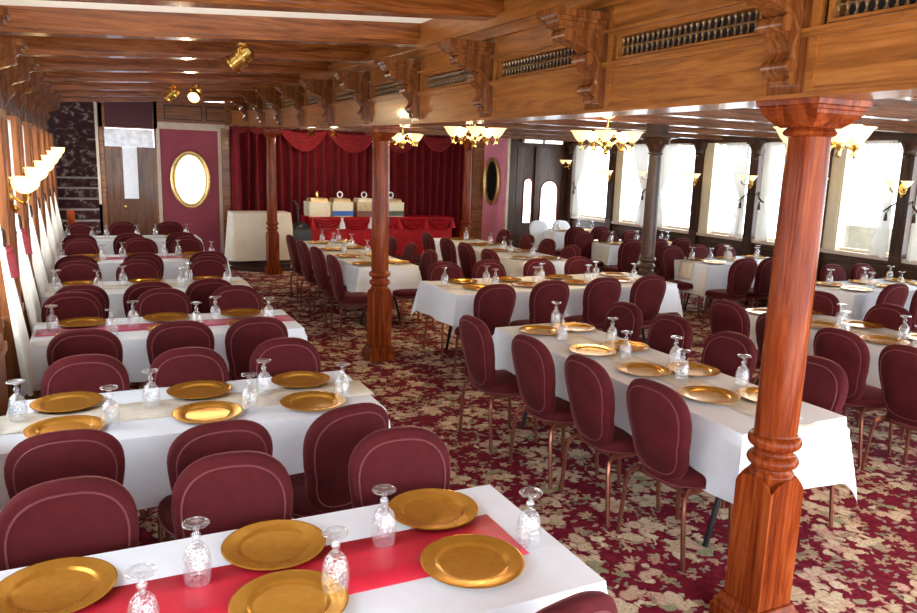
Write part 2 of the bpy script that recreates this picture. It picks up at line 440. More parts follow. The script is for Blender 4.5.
# ------------------------------------------------------------------ arcade beam between the aisles
m = MB()
ys = [Y0] + [YK[q] for q in range(2, 12)] + [YB]
fine = []
for q in range(len(ys) - 1): fine += [ys[q], (ys[q] + ys[q + 1]) / 2]
fine.append(YB)
PR = [(0, .17, 2.30, 2.54), (0, .17, 2.66, 3.24), (.08, .17, 2.54, 2.66), (-.015, .185, 2.295, 2.315), (-.03, .20, 2.282, 2.298), (-.03, 0, 2.515, 2.53), (-.018, 0, 2.50, 2.515),
      (-.03, 0, 2.675, 2.69), (-.035, 0, 2.80, 2.86), (-.06, 0, 2.86, 2.93), (-.02, 0, 2.93, 3.16)]
for (p, q, z0, z1) in PR:           # one profile bar swept along the curved deck line
    vs = []
    for y in fine:
        dz = SHEER_Z(y); vs += [(XA + p, y, z0 + dz), (XA + q, y, z0 + dz), (XA + q, y, z1 + dz), (XA + p, y, z1 + dz)]
    fs = [(0, 1, 2, 3), tuple(len(vs) - 4 + k for k in range(4))]
    for i in range(len(fine) - 1):
        for k in range(4): fs.append((i * 4 + k, i * 4 + (k + 1) % 4, i * 4 + 4 + (k + 1) % 4, i * 4 + 4 + k))
    m.add(vs, fs)
for y in YK: m.box(XA - .012, XA + .02, y - .12, y + .12, 2.305 + SHEER_Z(y), 2.9)
struct(m.build('trim_3', W_Y), 'long polished wooden beam between left aisle and dining floor', 'beam')

def grille():
    L = .93
    g = thing('spindle_grille', None, None)
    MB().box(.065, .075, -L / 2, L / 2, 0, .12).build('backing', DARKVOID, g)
    MB().box(-.01, .075, -L / 2, L / 2, 0, .012).box(-.01, .075, -L / 2, L / 2, .108, .12).box(-.01, .075, -L / 2, -L / 2 + .014, .012, .108).box(-.01, .075, L / 2 - .014, L / 2, .012, .108).build('frame', W_Y, g)
    sp = MB().lathe([(.004, .012), (.010, .02), (.004, .034), (.006, .048), (.014, .06), (.006, .072), (.004, .086), (.010, .10), (.004, .108)], 8).build('spindle', POSTM, g)
    n = 25
    for k in range(n):
        o = sp if k == 0 else sp.copy()
        if k: COL.objects.link(o)
        o.location = (.02, -L / 2 + L * (k + .5) / n, 0)
    rl = MB().box(.012, .028, -L / 2, L / 2, .056, .064).build('middle_rail', POSTM, g)
    return Proto(g)
GR = grille()
ordn = ['nearest', 'second nearest', 'third', 'fourth', 'fifth', 'sixth', 'seventh', 'eighth', 'ninth', 'farthest']
for i, k in enumerate(range(1, 11)):
    y = (YK[k] + YK[k + 1]) / 2
    GR.place((XA, y, 2.54 + SHEER_Z(y)), 0, 'turned spindle grille in the long wooden beam, %s from the camera' % ordn[i], 'grille', 'spindle grilles along the beam')

SCROLL = [(0, 0), (.045, 0), (.055, .015), (.05, .03), (.075, .045), (.085, .075), (.07, .10), (.06, .12), (.075, .15), (.105, .175), (.125, .205), (.12, .235), (.10, .25),
          (.125, .265), (.16, .275), (.20, .285), (.235, .30), (.25, .325), (.24, .345), (.27, .35), (.285, .365), (.285, .385), (.31, .39), (.31, .43), (0, .43)]
def bracket(name, matl, sgn):
    g = thing(name, None, None)
    f = lambda w: (lambda u, v: (sgn * u, w, v))
    MB().prism(SCROLL, f(-.05), f(.05)).build('scroll', matl, g)
    MB().box(min(0, sgn * .018), max(0, sgn * .018), -.085, .085, -.03, .43).build('back_plate', matl, g)
    m = MB()
    for z0, z1, pr in ((.36, .385, .30), (.385, .405, .32), (.405, .44, .34)):
        m.box(min(0, sgn * pr), max(0, sgn * pr), -.06 - .02 * (z0 > .37) - .015 * (z0 > .4), .06 + .02 * (z0 > .37) + .015 * (z0 > .4), z0, z1)
    m.build('top_block', matl, g)
    for (u, z, r) in ((.062, .068, .026), (.105, .215, .030), (.235, .325, .03)):
        mm = MB(); n = 14
        poly = [(u + r * cos(2 * pi * q / n), z + r * sin(2 * pi * q / n)) for q in range(n)]
        mm.prism(poly, f(-.062), f(.062)).build('volute', matl, g)
    # carved tendril on both flanks
    m = MB()
    for w in (-.052, .052):
        m.tube([(sgn * .03, w, .06), (sgn * .055, w, .13), (sgn * .035, w, .19), (sgn * .07, w, .24), (sgn * .14, w, .30), (sgn * .20, w, .33)], .009, 6)
        m.tube([(sgn * .035, w, .19), (sgn * .02, w, .26), (sgn * .06, w, .33), (sgn * .10, w, .36)], .008, 6)
    m.build('carved_tendril', matl, g)
    return Proto(g)
BR = bracket('scroll_bracket', W_B, -1)
for i, k in enumerate(range(2, 12)):
    o = BR.place((XA, YK[k], 2.33 + SHEER_Z(YK[k])), 0, 'carved wooden scroll bracket on the long beam, %s from the camera' % ordn[i], 'bracket', 'scroll brackets along the beam')
BL = bracket('scroll_bracket', W_B, 1)
for i, k in enumerate(range(3, 12)):
    o = BL.place((XL, YK[k], 2.20 + .35 * SHEER_Z(YK[k])), 0, 'carved wooden scroll bracket on the left wall, %s from the camera' % ordn[i], 'bracket', 'scroll brackets along the left wall')
    for s_ in (1,):
        o.scale = (.85, .8, 1.12)

# ------------------------------------------------------------------ columns
def column(x, y, h, label, matl=W_Z, fancy=False, s=.112):
    g = thing('round_column', label, 'column', (x, y, 0), 0, 'round wooden columns'); g.scale = (.87, .87, 1); h += SHEER_Z(y) if h < 2.4 else 0
    MB().sqlathe([(s + .045, 0), (s + .045, .075), (s + .035, .085), (s + .035, .10), (s + .02, .115), (s + .012, .135), (s, .14)]).build('plinth', matl, g)
    # pedestal with lamb's-tongue shoulders
    mm = MB(); n = 9
    mm.sqlathe([(s, .12), (s, .66), (s - .004, .68)])
    for ang in range(4):
        a = ang * pi / 2
        poly = [(-s, .66)] + [(-s + 2 * s * q / 12, .675 + .055 * sin(pi * q / 12) ** .7) for q in range(13)] + [(s, .66)]
        f0 = lambda u, v, a=a: (cos(a) * u + sin(a) * s, sin(a) * u - cos(a) * s, v)
        f1 = lambda u, v, a=a: (cos(a) * u * .82 + sin(a) * (s - .03), sin(a) * u * .82 - cos(a) * (s - .03), v + .004)
        mm.prism(poly, f0, f1)
    mm.build('pedestal', matl, g, 30)
    MB().lathe(smooth([(.10, .66), (.105, .72), (.108, .735), (.098, .75), (.092, .765), (.112, .775), (.122, .795), (.112, .815), (.096, .825), (.092, .84), (.098, .85), (.118, .86), (.126, .88), (.118, .90), (.10, .91), (.097, .925)]), 48).build('base_moulding', matl, g, 50)
    if not fancy:
        MB().lathe([(.1, .92), (.101, 1.2), (.099, 1.6), (.096, 2.0), (.092, h - .125)], 48).build('shaft', matl, g)
        MB().lathe([(.092, h - .14), (.112, h - .132), (.117, h - .122), (.108, h - .112), (.098, h - .105), (.105, h - .092)], 40).build('necking', matl, g, 50)
        MB().sqlathe([(.09, h - .105), (.118, h - .085), (.145, h - .058), (.150, h - .055), (.150, h - .042), (.158, h - .038), (.158, h - .026), (.168, h - .022), (.172, h - .008), (.172, h)]).build('capital', matl, g)
    else:
        MB().lathe([(.1, .92), (.1, 1.4), (.092, 2.0), (.088, h - .24)], 48).build('shaft', matl, g)
        MB().lathe([(.088, h - .25), (.105, h - .24), (.105, h - .225), (.092, h - .215)], 40).build('necking', matl, g, 50)
        cm = MB(); cm.lathe([(.09, h - .22), (.11, h - .17), (.16, h - .10), (.20, h - .06), (.22, h - .045)], 32)
        cm.sqlathe([(.18, h - .05), (.22, h - .04), (.22, h)]); cm.sqlathe([(.11, h - .01), (.11, 2.645)])
        cp = cm.build('capital', matl, g)
        for q in range(8):
            a = q * pi / 4 + pi / 8; r0 = .165 if q % 1 == 0 else .15
            MB().lathe([(0, -.038), (.025, -.03), (.036, 0), (.025, .03), (0, .038)], 10, (r0 * cos(a), r0 * sin(a), h - .085)).build('acanthus_curl', matl, cp)
    return g
column(2.58, 2.15, 2.285, 'large glossy red brown wooden column in the right foreground')
column(2.58, 7.12, 2.285, 'round wooden column on square pedestal in mid room left of centre')
column(2.80, 13.24, 2.24, 'round wooden column standing at the front corner of the curtained stage')
column(6.32, 7.5, 2.43, 'glossy column darkened for backlight, with carved capital, before the right windows', W_D, True)  # same wood as the other columns; the darker material paints in backlight
column(6.56, 13.2, 2.50, 'slim pale column at the right end of the stage curtain', W_Z, True)

# ------------------------------------------------------------------ right aisle ceiling
m = MB(); m.box(XA + .17, XR + .4, Y0, YB + .2, 2.64, 2.70)
struct(m.build('trim_4', W_RC), 'glossy brown ceiling boards over the dining floor', 'ceiling')
for i, k in enumerate(range(1, 12)):
    m = MB(); y = YK[k]
    m.box(XA + .17, XR, y - .07, y + .07, 2.52, 2.56); m.box(XA + .17, XR, y - .10, y + .10, 2.55, 2.60); m.box(XA + .17, XR, y - .15, y + .15, 2.59, 2.65)
    struct(m.build('trim_%d' % (60 + i), W_RC), 'dark glossy ceiling beam over the dining floor, %s from the front' % ['first', 'second', 'third', 'fourth', 'fifth', 'sixth', 'seventh', 'eighth', 'ninth', 'tenth', 'eleventh'][i], 'beam')

# ------------------------------------------------------------------ right wall
RP = [13.78, 12.34, 11.12, 9.94, 8.72, 7.46, 6.24, 5.02, 3.8, 2.58, 1.36, .14, -1.08]
SZ, TZ = .97, 2.47
m = MB(); m.box(XR, XR + .16, Y0, 13.98, 0, SZ - .05); m.box(XR, XR + .16, Y0, 13.98, TZ, 2.66); m.box(XR, XR + .16, 13.7, 13.98, 0, 2.66)
m.box(XR - .015, XR, Y0, 13.7, .12, .16); m.box(XR - .015, XR, Y0, 13.7, .80, .84)
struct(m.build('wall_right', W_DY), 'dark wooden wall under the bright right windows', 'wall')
m = MB(); m.box(XR - .05, XR + .16, Y0, 13.7, SZ - .05, SZ)
struct(m.build('trim_5', SILL), 'light wooden ledge under the right windows', 'trim')
nth = ['first', 'second', 'third', 'fourth', 'fifth', 'sixth', 'seventh', 'eighth', 'ninth', 'tenth', 'eleventh', 'twelfth', 'thirteenth']
for i, y in enumerate(RP):
    m = MB(); m.box(XR - .07, XR + .16, y - .085, y + .085, 0, TZ + .02)
    for q in range(5): m.box(XR - .078, XR - .07, y - .07 + q * .03, y - .055 + q * .03, 1.0, 2.2)
    m.box(XR - .10, XR - .02, y - .11, y + .11, 0, .15)
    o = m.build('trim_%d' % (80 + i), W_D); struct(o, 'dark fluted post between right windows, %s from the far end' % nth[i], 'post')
    mm = MB(); mm.box(XR - .13, XR + .0, y - .13, y + .13, 2.44, 2.50)
    mm.lathe([(.05, 2.24), (.10, 2.27), (.09, 2.30), (.10, 2.36), (.13, 2.42), (.14, 2.45)], 16, (XR - .03, y, 0))
    mm.build('capital', W_D, o)
    if i % 2 == 1:
        mm = MB(); mm.box(XR - .02, XR + .15, y - .30, y - .085, SZ, TZ); mm.box(XR - .03, XR - .02, y - .27, y - .12, SZ + .1, TZ - .1)
        mm.build('cream_jamb', CREAMT, o)
    if i < len(RP) - 1:
        a, b_ = RP[i + 1] + .085, y - .085
        nw += 1
        m = MB()
        for (p, q, r_, s_) in ((a, a + .035, SZ, TZ), (b_ - .035, b_, SZ, TZ), (a, b_, SZ, SZ + .04), (a, b_, TZ - .03, TZ)):
            m.box(XR + .08, XR + .13, p, q, r_, s_)
        o = m.build('window_%d' % nw, CREAMT)
        struct(o, 'right side window bright with daylight, %s from the far end' % nth[i], 'window')
        MB().box(XR + .10, XR + .106, a + .02, b_ - .02, SZ + .02, TZ - .02).build('pane', PANE, o)

# ------------------------------------------------------------------ curtains tied to the posts
def drape(x, ypost, side, ztop, ztie, zbot, wtop, inward, reach=.10):
    """curtain hung over a window, gathered to the post at ztie; side = direction along Y away from the post"""
    nf = 9
    def fn(u, v):
        if v < .55:
            t = v / .55; z = ztop + (ztie - ztop) * t
            w = wtop * (1 - t) ** .8 * .9 + .10; off = .03
        else:
            t = (v - .55) / .45; z = ztie + (zbot - ztie) * t
            w = .10 + (.30 if inward > 0 else .16) * t ** .7; off = .02 - .01 * t
        yy = ypost + side * (off + .06 + w * u)
        xx = x + inward * (.035 + (.26 * max(0, v - .5) if inward > 0 else 0) + .018 * sin(u * nf * 2 * pi) * (.5 + .5 * min(1, w / .3)) + .05 * max(0, (v - .55)) * sin(u * 7))
        return (xx, yy, z)
    return MB().grid(fn, 64, 26)
def curtain(x, y, side, inward, label, ztop, ztie, zbot, wtop, tassel=TASSEL):
    g = thing('window_curtain', label, 'curtain', (x, y, 0), 0, 'tied sheer window curtains')
    drape(0, 0, side, ztop, ztie, zbot, wtop, inward).build('drape', SHEERL if inward > 0 else SHEER, g)
    MB().tube([(-inward * .02, side * .02, ztie + .10), (inward * .06, side * .07, ztie + .04), (inward * .07, side * .14, ztie - .02), (inward * .07, side * .19, ztie - .04)], .012, 6).build('tieback', TIE, g)
    if inward > 0 and (y > 7.6 or side > 0): return g
    ts = 1 if inward > 0 else .55; tx = .09 if inward > 0 else -.08
    t = MB(); t.lathe([(r_ * ts, z_ * ts) for r_, z_ in [(0, 0), (.022, -.005), (.026, -.02), (.016, -.035), (.03, -.05), (.042, -.17), (.045, -.20), (0, -.20)]], 12, (tx, side * .12, ztie - .05))
    t.tube([(inward * .03, side * .11, ztie), (tx, side * .12, ztie - .06)], .006, 6)
    t.build('tassel', tassel, g)
    return g
for i, k in enumerate(range(5, 12)):
    y = YK[k]
    curtain(XL + .035, y - .22, -1, 1, 'white curtain before left window, tied to near side of %s visible pilaster' % ordn[i], 2.22, 1.45, .50, .22)
    if k < 11: curtain(XL + .035, y + .22, 1, 1, 'white curtain before left window, tied to far side of %s visible pilaster' % ordn[i], 2.22, 1.45, .50, .22)
for i in range(0, 9, 2):
    y = RP[i]; n_ = ['farthest', 'third farthest', 'fifth farthest', 'seventh farthest', 'ninth farthest'][i // 2]
    if i > 0: curtain(XR, y + .07, 1, -1, 'sheer white curtain tied to far side of %s right window post' % n_, 2.46, 1.60, .95, .44, TIE)
    curtain(XR, y - .07, -1, -1, 'sheer white curtain tied to near side of %s right window post' % n_, 2.46, 1.60, .95, .40, TIE)

# ------------------------------------------------------------------ lamps
TULIP = [(.015, 0), (.03, .004), (.055, .02), (.074, .045), (.08, .07), (.076, .088), (.09, .105), (.087, .106), (.07, .09), (.07, .06), (.05, .03), (.0, .015)]
BELL = [(.018, 0), (.03, .006), (.05, .03), (.068, .06), (.08, .085), (.098, .098), (.095, .10), (.076, .088), (.06, .06), (.045, .034), (.025, .012), (.0, .01)]
def sconce(name, sgn, mat_, big=1.0, rc=.12):
    g = thing(name, None, None)
    m = MB(); f0 = lambda u, v: (0, u, v); f1 = lambda u, v: (sgn * .02, u, v)
    m.prism([(.055 * cos(2 * pi * q / 16), .085 * sin(2 * pi * q / 16)) for q in range(16)], f0, f1); m.build('backplate', BRASS, g)
    for s_ in (-1, 1):
        MB().tube([(sgn * .015, 0, 0), (sgn * .06, s_ * .03, -.04), (sgn * rc * .85, s_ * .07, -.05), (sgn * rc, s_ * .10, -.02), (sgn * rc, s_ * .11, .02)], .009, 8).build('arm', BRASS, g)
        MB().lathe([(r * big, z * big) for r, z in (BELL if sgn < 0 else TULIP)], 20, (sgn * rc, s_ * .11, .02)).build('lamp_shade', mat_, g, 60)
    MB().lathe([(0, -.06), (.012, -.05), (.02, -.03), (.012, -.01), (0, 0)], 10, (sgn * .03, 0, -.06)).build('finial', BRASS, g)
    return Proto(g)
SL = sconce('wall_sconce', 1, LAMPL, 1.0, .10)
for i, (k, z) in enumerate(((5, 1.70), (6, 1.74), (7, 1.78), (8, 1.83), (9, 1.88), (10, 1.93))):
    SL.place((XL + .12, YK[k], z), 0, 'glowing two shade brass sconce on left wall, %s from the camera' % ordn[i], 'wall lamp', 'sconces along the left wall')
SR = sconce('wall_sconce', -1, LAMP, .8)
for i in range(0, 8):
    SR.place((XR - .07, RP[i], 1.86 if i else 2.05), 0, 'small brass sconce on %s window post from the far right end' % nth[i], 'wall lamp', 'sconces between the right windows')

def chandelier(x, y, zc, r, rot, label, narm=5, drop=0):
    g = thing('chandelier', label, 'chandelier', (x, y, zc), rot, 'brass chandeliers under the right ceiling')
    if drop: MB().lathe([(.05, drop), (.05, drop - .02), (.012, drop - .03), (.012, -.01)], 14).build('rod', BRASS, g)
    MB().lathe([(.0, 0), (.07, 0), (.065, -.02), (.03, -.035), (.012, -.04), (.012, -.16), (.03, -.17), (.035, -.19), (.012, -.21), (.012, -.27)], 18).build('stem', BRASS, g, 50)
    MB().lathe([(.012, -.25), (.05, -.27), (.062, -.30), (.045, -.335), (.02, -.35), (.028, -.37), (.018, -.39), (0, -.40)], 18).build('hub', BRASS, g, 50)
    for q in range(narm):
        a = 2 * pi * q / narm; P = lambda d, z: (d * cos(a), d * sin(a), z)
        MB().tube([P(.04, -.30), P(.12, -.26), P(.2, -.31), P(r - .04, -.35), P(r, -.31), P(r, -.27)], .010, 8).tube([P(.14, -.27), P(.17, -.22), P(.13, -.19), P(.1, -.22)], .007, 6).build('arm', BRASS, g)
        MB().lathe([(0, -.36), (.008, -.35), (.012, -.335), (.008, -.32), (.022, -.295), (.026, -.275), (.015, -.265)], 12, P(r, 0)).build('lamp_cup', BRASS, g, 50)
        MB().lathe([(rr * 1.12, z * 1.05) for rr, z in BELL], 22, P(r, -.268)).build('lamp_shade', LAMP, g, 60)
    return g
ZC = 2.64
chandelier(4.12, 3.34, ZC - .18, .20, .6, 'brass chandelier partly hidden behind the large foreground column', 5, .18)
chandelier(4.75, 6.4, ZC - .11, .27, .25, 'brass chandelier with cream shades left of the dark window column', 5, .11)
chandelier(4.05, 8.0, ZC - .06, .27, .5, 'brass chandelier hanging before the pink wall and stage end', 5, .06)
chandelier(4.45, 11.3, ZC - .04, .26, .1, 'brass chandelier just right of the mid room column capital', 5, .04)

def spot(x, y, z, rz, label, lit=False):
    g = thing('ceiling_spotlight', label, 'spotlight', (x, y, z), rz, 'brass ceiling spotlights')
    MB().lathe([(.045, 0), (.045, -.012), (.015, -.02), (.012, -.05)], 14).build('mount', BRASS, g)
    def rot(p, a=R(52)):
        return (p[0] * cos(a) - p[2] * sin(a), p[1], -.09 + p[0] * sin(a) + p[2] * cos(a))
    m = MB(); m.lathe([(.0, .08), (.04, .078), (.06, .055), (.06, .01), (.072, .0), (.072, -.02), (.06, -.03), (.06, -.075), (.075, -.085), (.075, -.10), (.06, -.10), (.055, -.06)], 22, cap=False)
    m.v = [rot(p) for p in m.v]; m.build('can', BRASS, g, 40)
    m = MB(); m.lathe([(0, -.065), (.055, -.062)], 18); m.v = [rot(p) for p in m.v]; m.build('lens', BULB if lit else DARKMIR, g)
    m = MB(); m.tube([(0, -.075, -.09), (0, -.075, -.05), (0, 0, -.035), (0, .075, -.05), (0, .075, -.09)], .008, 6); m.build('yoke', BRASS, g)
    return g
spot(1.04, 5.85, 2.81, R(150), 'large brass spotlight hanging from a ceiling beam near the camera')
spot(.90, 9.56, 2.80, R(160), 'unlit small brass spotlight on a far ceiling beam, left of pair')
spot(1.16, 9.56, 2.815, R(240), 'lit yellow spotlight on a far ceiling beam, right of pair', True)
for i, (x, lab) in enumerate(((3.58, 'small gold bell lamp before the stage swags, left one'), (3.99, 'small gold bell lamp before the stage swags, right one'))):
    g = thing('bell_lamp', lab, 'lamp', (x, 13.5, 2.52), 0, 'gold bell lamps before the stage')
    MB().lathe([(.03, .145), (.03, .13), (.010, .125), (.012, .02), (.03, .01), (.035, -.02), (.045, -.06), (.08, -.10), (.085, -.105), (.07, -.1), (0, -.03)], 16).build('bell', BRASS, g, 50)

# ------------------------------------------------------------------ far wall
m = MB()
m.box(.16, .22, YB, YB + .16, 0, 2.98)                   # stair / door jamb
m.box(1.06, 2.30, YB, YB + .16, 0, 2.98)
m.box(.16, 1.12, YB, YB + .16, 2.44, 2.98)
m.box(2.30, 7.45, YB + .1, YB + .2, 0, 3.1)
m.box(2.30, 7.6, YB - .05, YB + .1, 2.52, 3.15)
m.box(XL - .1, .2, YB, YB + .16, 2.93, 3.0)
struct(m.build('wall_back', W_MX), 'wooden end wall with panelled frieze behind the stage', 'wall')
m = MB(); m.box(1.14, 2.16, YB - .012, YB, .1, 2.46)
struct(m.build('trim_6', MAROON), 'maroon wall panel behind the oval gold mirror', 'wall panel')
m = MB(); m.box(1.12, 2.32, YB - .03, YB, 2.46, 2.58); m.box(2.3, 7.4, YB - .07, YB - .05, 2.50, 2.57)
for x in (1.09, 2.16): m.box(x, x + .06, YB - .03, YB, 0, 2.46)
struct(m.build('trim_7', GREYT), 'pale weathered moulding framing the maroon panel and stage opening', 'trim')
m = MB()
for x in (1.3, 2.02, 2.9, 3.7, 4.5, 5.3, 6.1, 6.9):
    yb = YB if x < 2.3 else YB - .05
    for a, b_, c_, d_ in ((x - .06, x + .6, 2.63, 2.65), (x - .06, x + .6, 2.87, 2.89), (x - .06, x - .04, 2.65, 2.87), (x + .58, x + .6, 2.65, 2.87)):
        m.box(a, b_, yb - .015, yb, c_, d_)
struct(m.build('trim_8', W_D), 'row of raised panel mouldings on the wooden frieze above the stage', 'trim')
m = MB(); m.box(2.22, 2.42, YB - .06, YB + .1, 0, 2.52)
struct(m.build('trim_9', W_MX), 'brown wooden jamb at the left edge of the stage curtain', 'trim')

# door with transom, notice and sign
m = MB()
for a, b_, c_, d_ in ((.22, .34, .02, 2.12), (.94, 1.06, .02, 2.12), (.34, .94, 1.92, 2.12), (.34, .94, .02, .25), (.34, .94, .98, 1.16), (.60, .68, .25, .98), (.60, .68, 1.16, 1.92)):
    m.box(a, b_, YB + .02, YB + .07, c_, d_)
m.box(.3, 1.0, YB + .035, YB + .055, .1, 2.0)
d = m.build('door_1', W_DR); struct(d, 'brown panelled wooden door with white paper notice beside the staircase', 'door')
m = MB().lathe([(0, -.05), (.025, -.045), (.03, -.03), (.018, -.015), (.012, 0)], 12); m.v = [(p[0] + .52, YB + .02 + p[2], p[1] + 1.06) for p in m.v]; m.build('door_knob', BRASS, d)
m = MB().box(.26, 1.04, YB - .02, YB + .0, 2.46, 2.93); o = m.build('trim_10', DKMAR); struct(o, 'dark maroon panel above the wooden door', 'wall panel')
m = MB().box(.22, 1.12, YB - .01, YB + .08, 2.12, 2.14)
o = MB().box(.52, .76, YB + .008, YB + .014, 1.20, 2.12).build('paper_notice', PAPER); tag(o, 'long white paper notice hanging on the wooden door', 'notice')
o = MB().box(.24, 1.04, YB - .03, YB - .014, 2.12, 2.43).build('glass_sign', SMOKY); tag(o, 'grey glass sign board across the top of the wooden door', 'sign')

# oval mirrors
def oval_mirror(loc, rz, a, b_, label, gl):
    g = thing('oval_mirror', label, 'mirror', loc, rz)
    n = 40
    MB().tube([((a + .0) * cos(2 * pi * q / n), -.03, (b_ + .0) * sin(2 * pi * q / n)) for q in range(n)], .032, 8, True).tube([((a - .045) * cos(2 * pi * q / n), -.028, (b_ - .045) * sin(2 * pi * q / n)) for q in range(n)], .016, 6, True).build('gilt_frame', GILT, g, 60)
    f0 = lambda u, v: (u, -.012, v); f1 = lambda u, v: (u, -.02, v)
    MB().prism([((a - .03) * cos(2 * pi * q / n), (b_ - .03) * sin(2 * pi * q / n)) for q in range(n)], f0, f1).build('mirror_glass', gl, g)
    return g
oval_mirror((1.65, YB - .03, 1.56), R(-2.5), .32, .50, 'oval mirror in gold frame on the maroon panel', MIRROR)
# staircase
g = thing('carpeted_staircase', 'dark carpeted staircase climbing behind the far left wall opening', 'staircase', (0, YB, 0))
st = []
for k in range(15):
    o = MB().box(XL + .002, .155, .02 + .25 * k, .02 + .25 * k + .29, (0 if k < 1 else .19 * k - .02), .19 * (k + 1)).build('step', STAIRC, g)
    MB().box(XL + .002, .155, .0 + .25 * k, .035 + .25 * k, .19 * (k + 1) - .03, .19 * (k + 1) + .004).build('nosing', NOSE if k < 8 else STAIRC, o)
MB().box(.10, .145, -.02, .02, 0, 1.1).box(.10, .145, -.02, .02, 0, 2.9).build('post', GREYT, g)
MB().box(-.42, -.30, -.16, -.05, 0, 1.0).build('newel', W_Z, g)
m = MB(); m.box(XL - .2, .3, YB + 3.9, YB + 4.0, 0, 6); m.box(XL - .15, XL - .05, YB + .16, YB + 4, 0, 6); m.box(.16, .26, YB + .16, YB + 4, 0, 6); m.box(XL - .2, .3, YB + .16, YB + 4, 5.9, 6)
struct(m.build('trim_11', STAIRC), 'dark walls enclosing the staircase well', 'stairwell')

# stage platform
front = [(1.98, 14.8), (1.98, 14.05), (2.55, 13.42), (6.5, 13.42), (7.2, 13.42), (7.2, 14.8)]
def off(poly, d):
    cx, cy = 4.6, 14.6
    return [(x + (0 if abs(x - cx) < .01 else (d if x < cx else -d)), y + (d if y < 14 else 0)) for x, y in poly]
g = thing('stage_platform', 'low dark wooden stage platform with stepped front under the curtain', 'stage', (0, 0, 0))
fz = lambda z: (lambda u, v: (u, v, z))
MB().prism(front, fz(0), fz(.07)).build('lower_step', W_D, g); MB().prism(off(front, .05), fz(.07), fz(.13)).build('middle_step', W_D, g); MB().prism(off(front, .1), fz(.13), fz(.19)).build('deck', W_D, g)

# stage curtain
g = thing('stage_curtain', 'dark red pleated velvet curtain with swags across the stage', 'curtain', (0, YB - .14, 0))
for (x0, x1) in ((2.36, 2.98), (2.98, 4.3), (4.3, 5.75), (5.75, 7.38)):
    npl = (x1 - x0) / .17
    def fn(u, v, x0=x0, x1=x1, npl=npl):
        z = 2.56 - v * (2.56 - .2); ph = u * npl * 2 * pi + .6 * sin(u * 9 + 3 * v)
        return (x0 + (x1 - x0) * u, .10 * sin(ph) + .035 * sin(2 * ph + 1) - .04, z)
    MB().grid(fn, int(npl * 12), 8).build('drape', STAGEC, g, 180)
def swag(x0, x1, dep, wid):
    def fn(u, v):
        x = x0 + (x1 - x0) * u; par = 1 - (2 * u - 1) ** 2
        z = 2.56 - par * dep * (.15 + .85 * v) - .0 - (1 - par) * wid * v
        return (x, -.19 - .06 * par * (.4 + .6 * v) + .018 * sin(v * 5 * 2 * pi) * par - .0, z)
    MB().grid(fn, 26, 31).build('swag', SWAGC, g, 180)
for x0, x1, dep in ((2.36, 2.66, .13), (2.64, 2.98, .13), (3.25, 4.16, .42), (4.18, 5.2, .42), (5.25, 6.1, .38), (6.15, 6.9, .34), (6.9, 7.35, .18)):
    swag(x0, x1, dep, .05)

# pink wall and right end wall with doors
def slab(pts, z0, z1, t):
    (x0, y0), (x1, y1) = pts; L = hypot(x1 - x0, y1 - y0); nx, ny = (y1 - y0) / L * t, -(x1 - x0) / L * t
    return MB().prism([(x0, y0), (x1, y1), (x1 + nx, y1 + ny), (x0 + nx, y0 + ny)], fz(z0), fz(z1))
struct(slab(((7.70, 14.72), (7.86, 13.9)), 0, 2.6, .08).build('trim_12', PINK), 'narrow pink wall carrying the dark oval mirror right of the stage', 'wall panel')
struct(MB().box(7.38, 7.66, 14.60, 14.76, 0, 2.62).build('trim_13', W_MX), 'wooden strip between stage curtain and pink wall', 'trim')
struct(MB().box(7.80, 7.86, 13.86, 13.895, 0, 2.62).build('trim_14', GREYT), 'white edged corner moulding of the pink wall', 'trim')
an = atan2(14.72 - 13.9, 7.52 - 7.80)
oval_mirror((7.70 - .015, 14.27, 1.66), atan2(-.981, .192), .24, .47, 'narrow oval dark mirror in gold frame on the pink wall', DARKMIR)
YD = 13.9
m = MB()
m.box(7.865, 8.20, YD, YD + .08, 0, 2.66); m.box(8.20, XR, YD, YD + .08, 2.38, 2.66); m.box(9.2, XR, YD, YD + .08, 0, 2.4); m.box(8.50, 8.58, YD - .03, YD + .08, 0, 2.4)
m.box(7.86, 7.88, YD - .012, YD, 1.1, 2.4); m.box(8.06, 8.08, YD - .012, YD, 1.1, 2.4); m.box(7.86, 8.08, YD - .012, YD, 1.1, 1.12); m.box(7.86, 8.08, YD - .012, YD, 2.38, 2.4); m.box(7.86, 8.08, YD - .012, YD, .2, .95)
struct(m.build('wall_far', W_D), 'dark wooden wall with arched glass doors at far right', 'wall')
def arch_door(n, x0, x1, wx0, wx1, z0, z1, label):
    # leaf with an arched opening
    w = (wx1 - wx0) / 2; cx = (wx0 + wx1) / 2; ar = [(cx + w * cos(pi * q / 14), z1 - w + w * sin(pi * q / 14)) for q in range(15)]
    arc_l = [p for p in ar if p[0] <= cx + 1e-6]; arc_r = [p for p in ar if p[0] >= cx - 1e-6]
    f0 = lambda u, v: (u, YD + .02, v); f1 = lambda u, v: (u, YD + .07, v)
    m = MB()
    m.prism([(x0, 0), (cx, 0), (cx, z0), (wx0, z0)] + arc_l[::-1] + [(cx, 2.38), (x0, 2.38)], f0, f1)
    m.prism([(x1, 0), (x1, 2.38), (cx, 2.38)] + arc_r[::-1] + [(wx1, z0), (cx, z0), (cx, 0)], f0, f1)
    o = m.build('door_%d' % n, W_D); struct(o, label, 'door')
    MB().prism([(wx0, z0)] + [(wx1, z0)] + ar, lambda u, v: (u, YD + .04, v), lambda u, v: (u, YD + .046, v)).build('pane', PANE, o)
    rim = MB().tube([(wx0, YD + .015, z0)] + [(p[0], YD + .015, p[1]) for p in ar[::-1]] + [(wx1, YD + .015, z0)], .018, 6, False); rim.build('arch_moulding', W_Z, o)
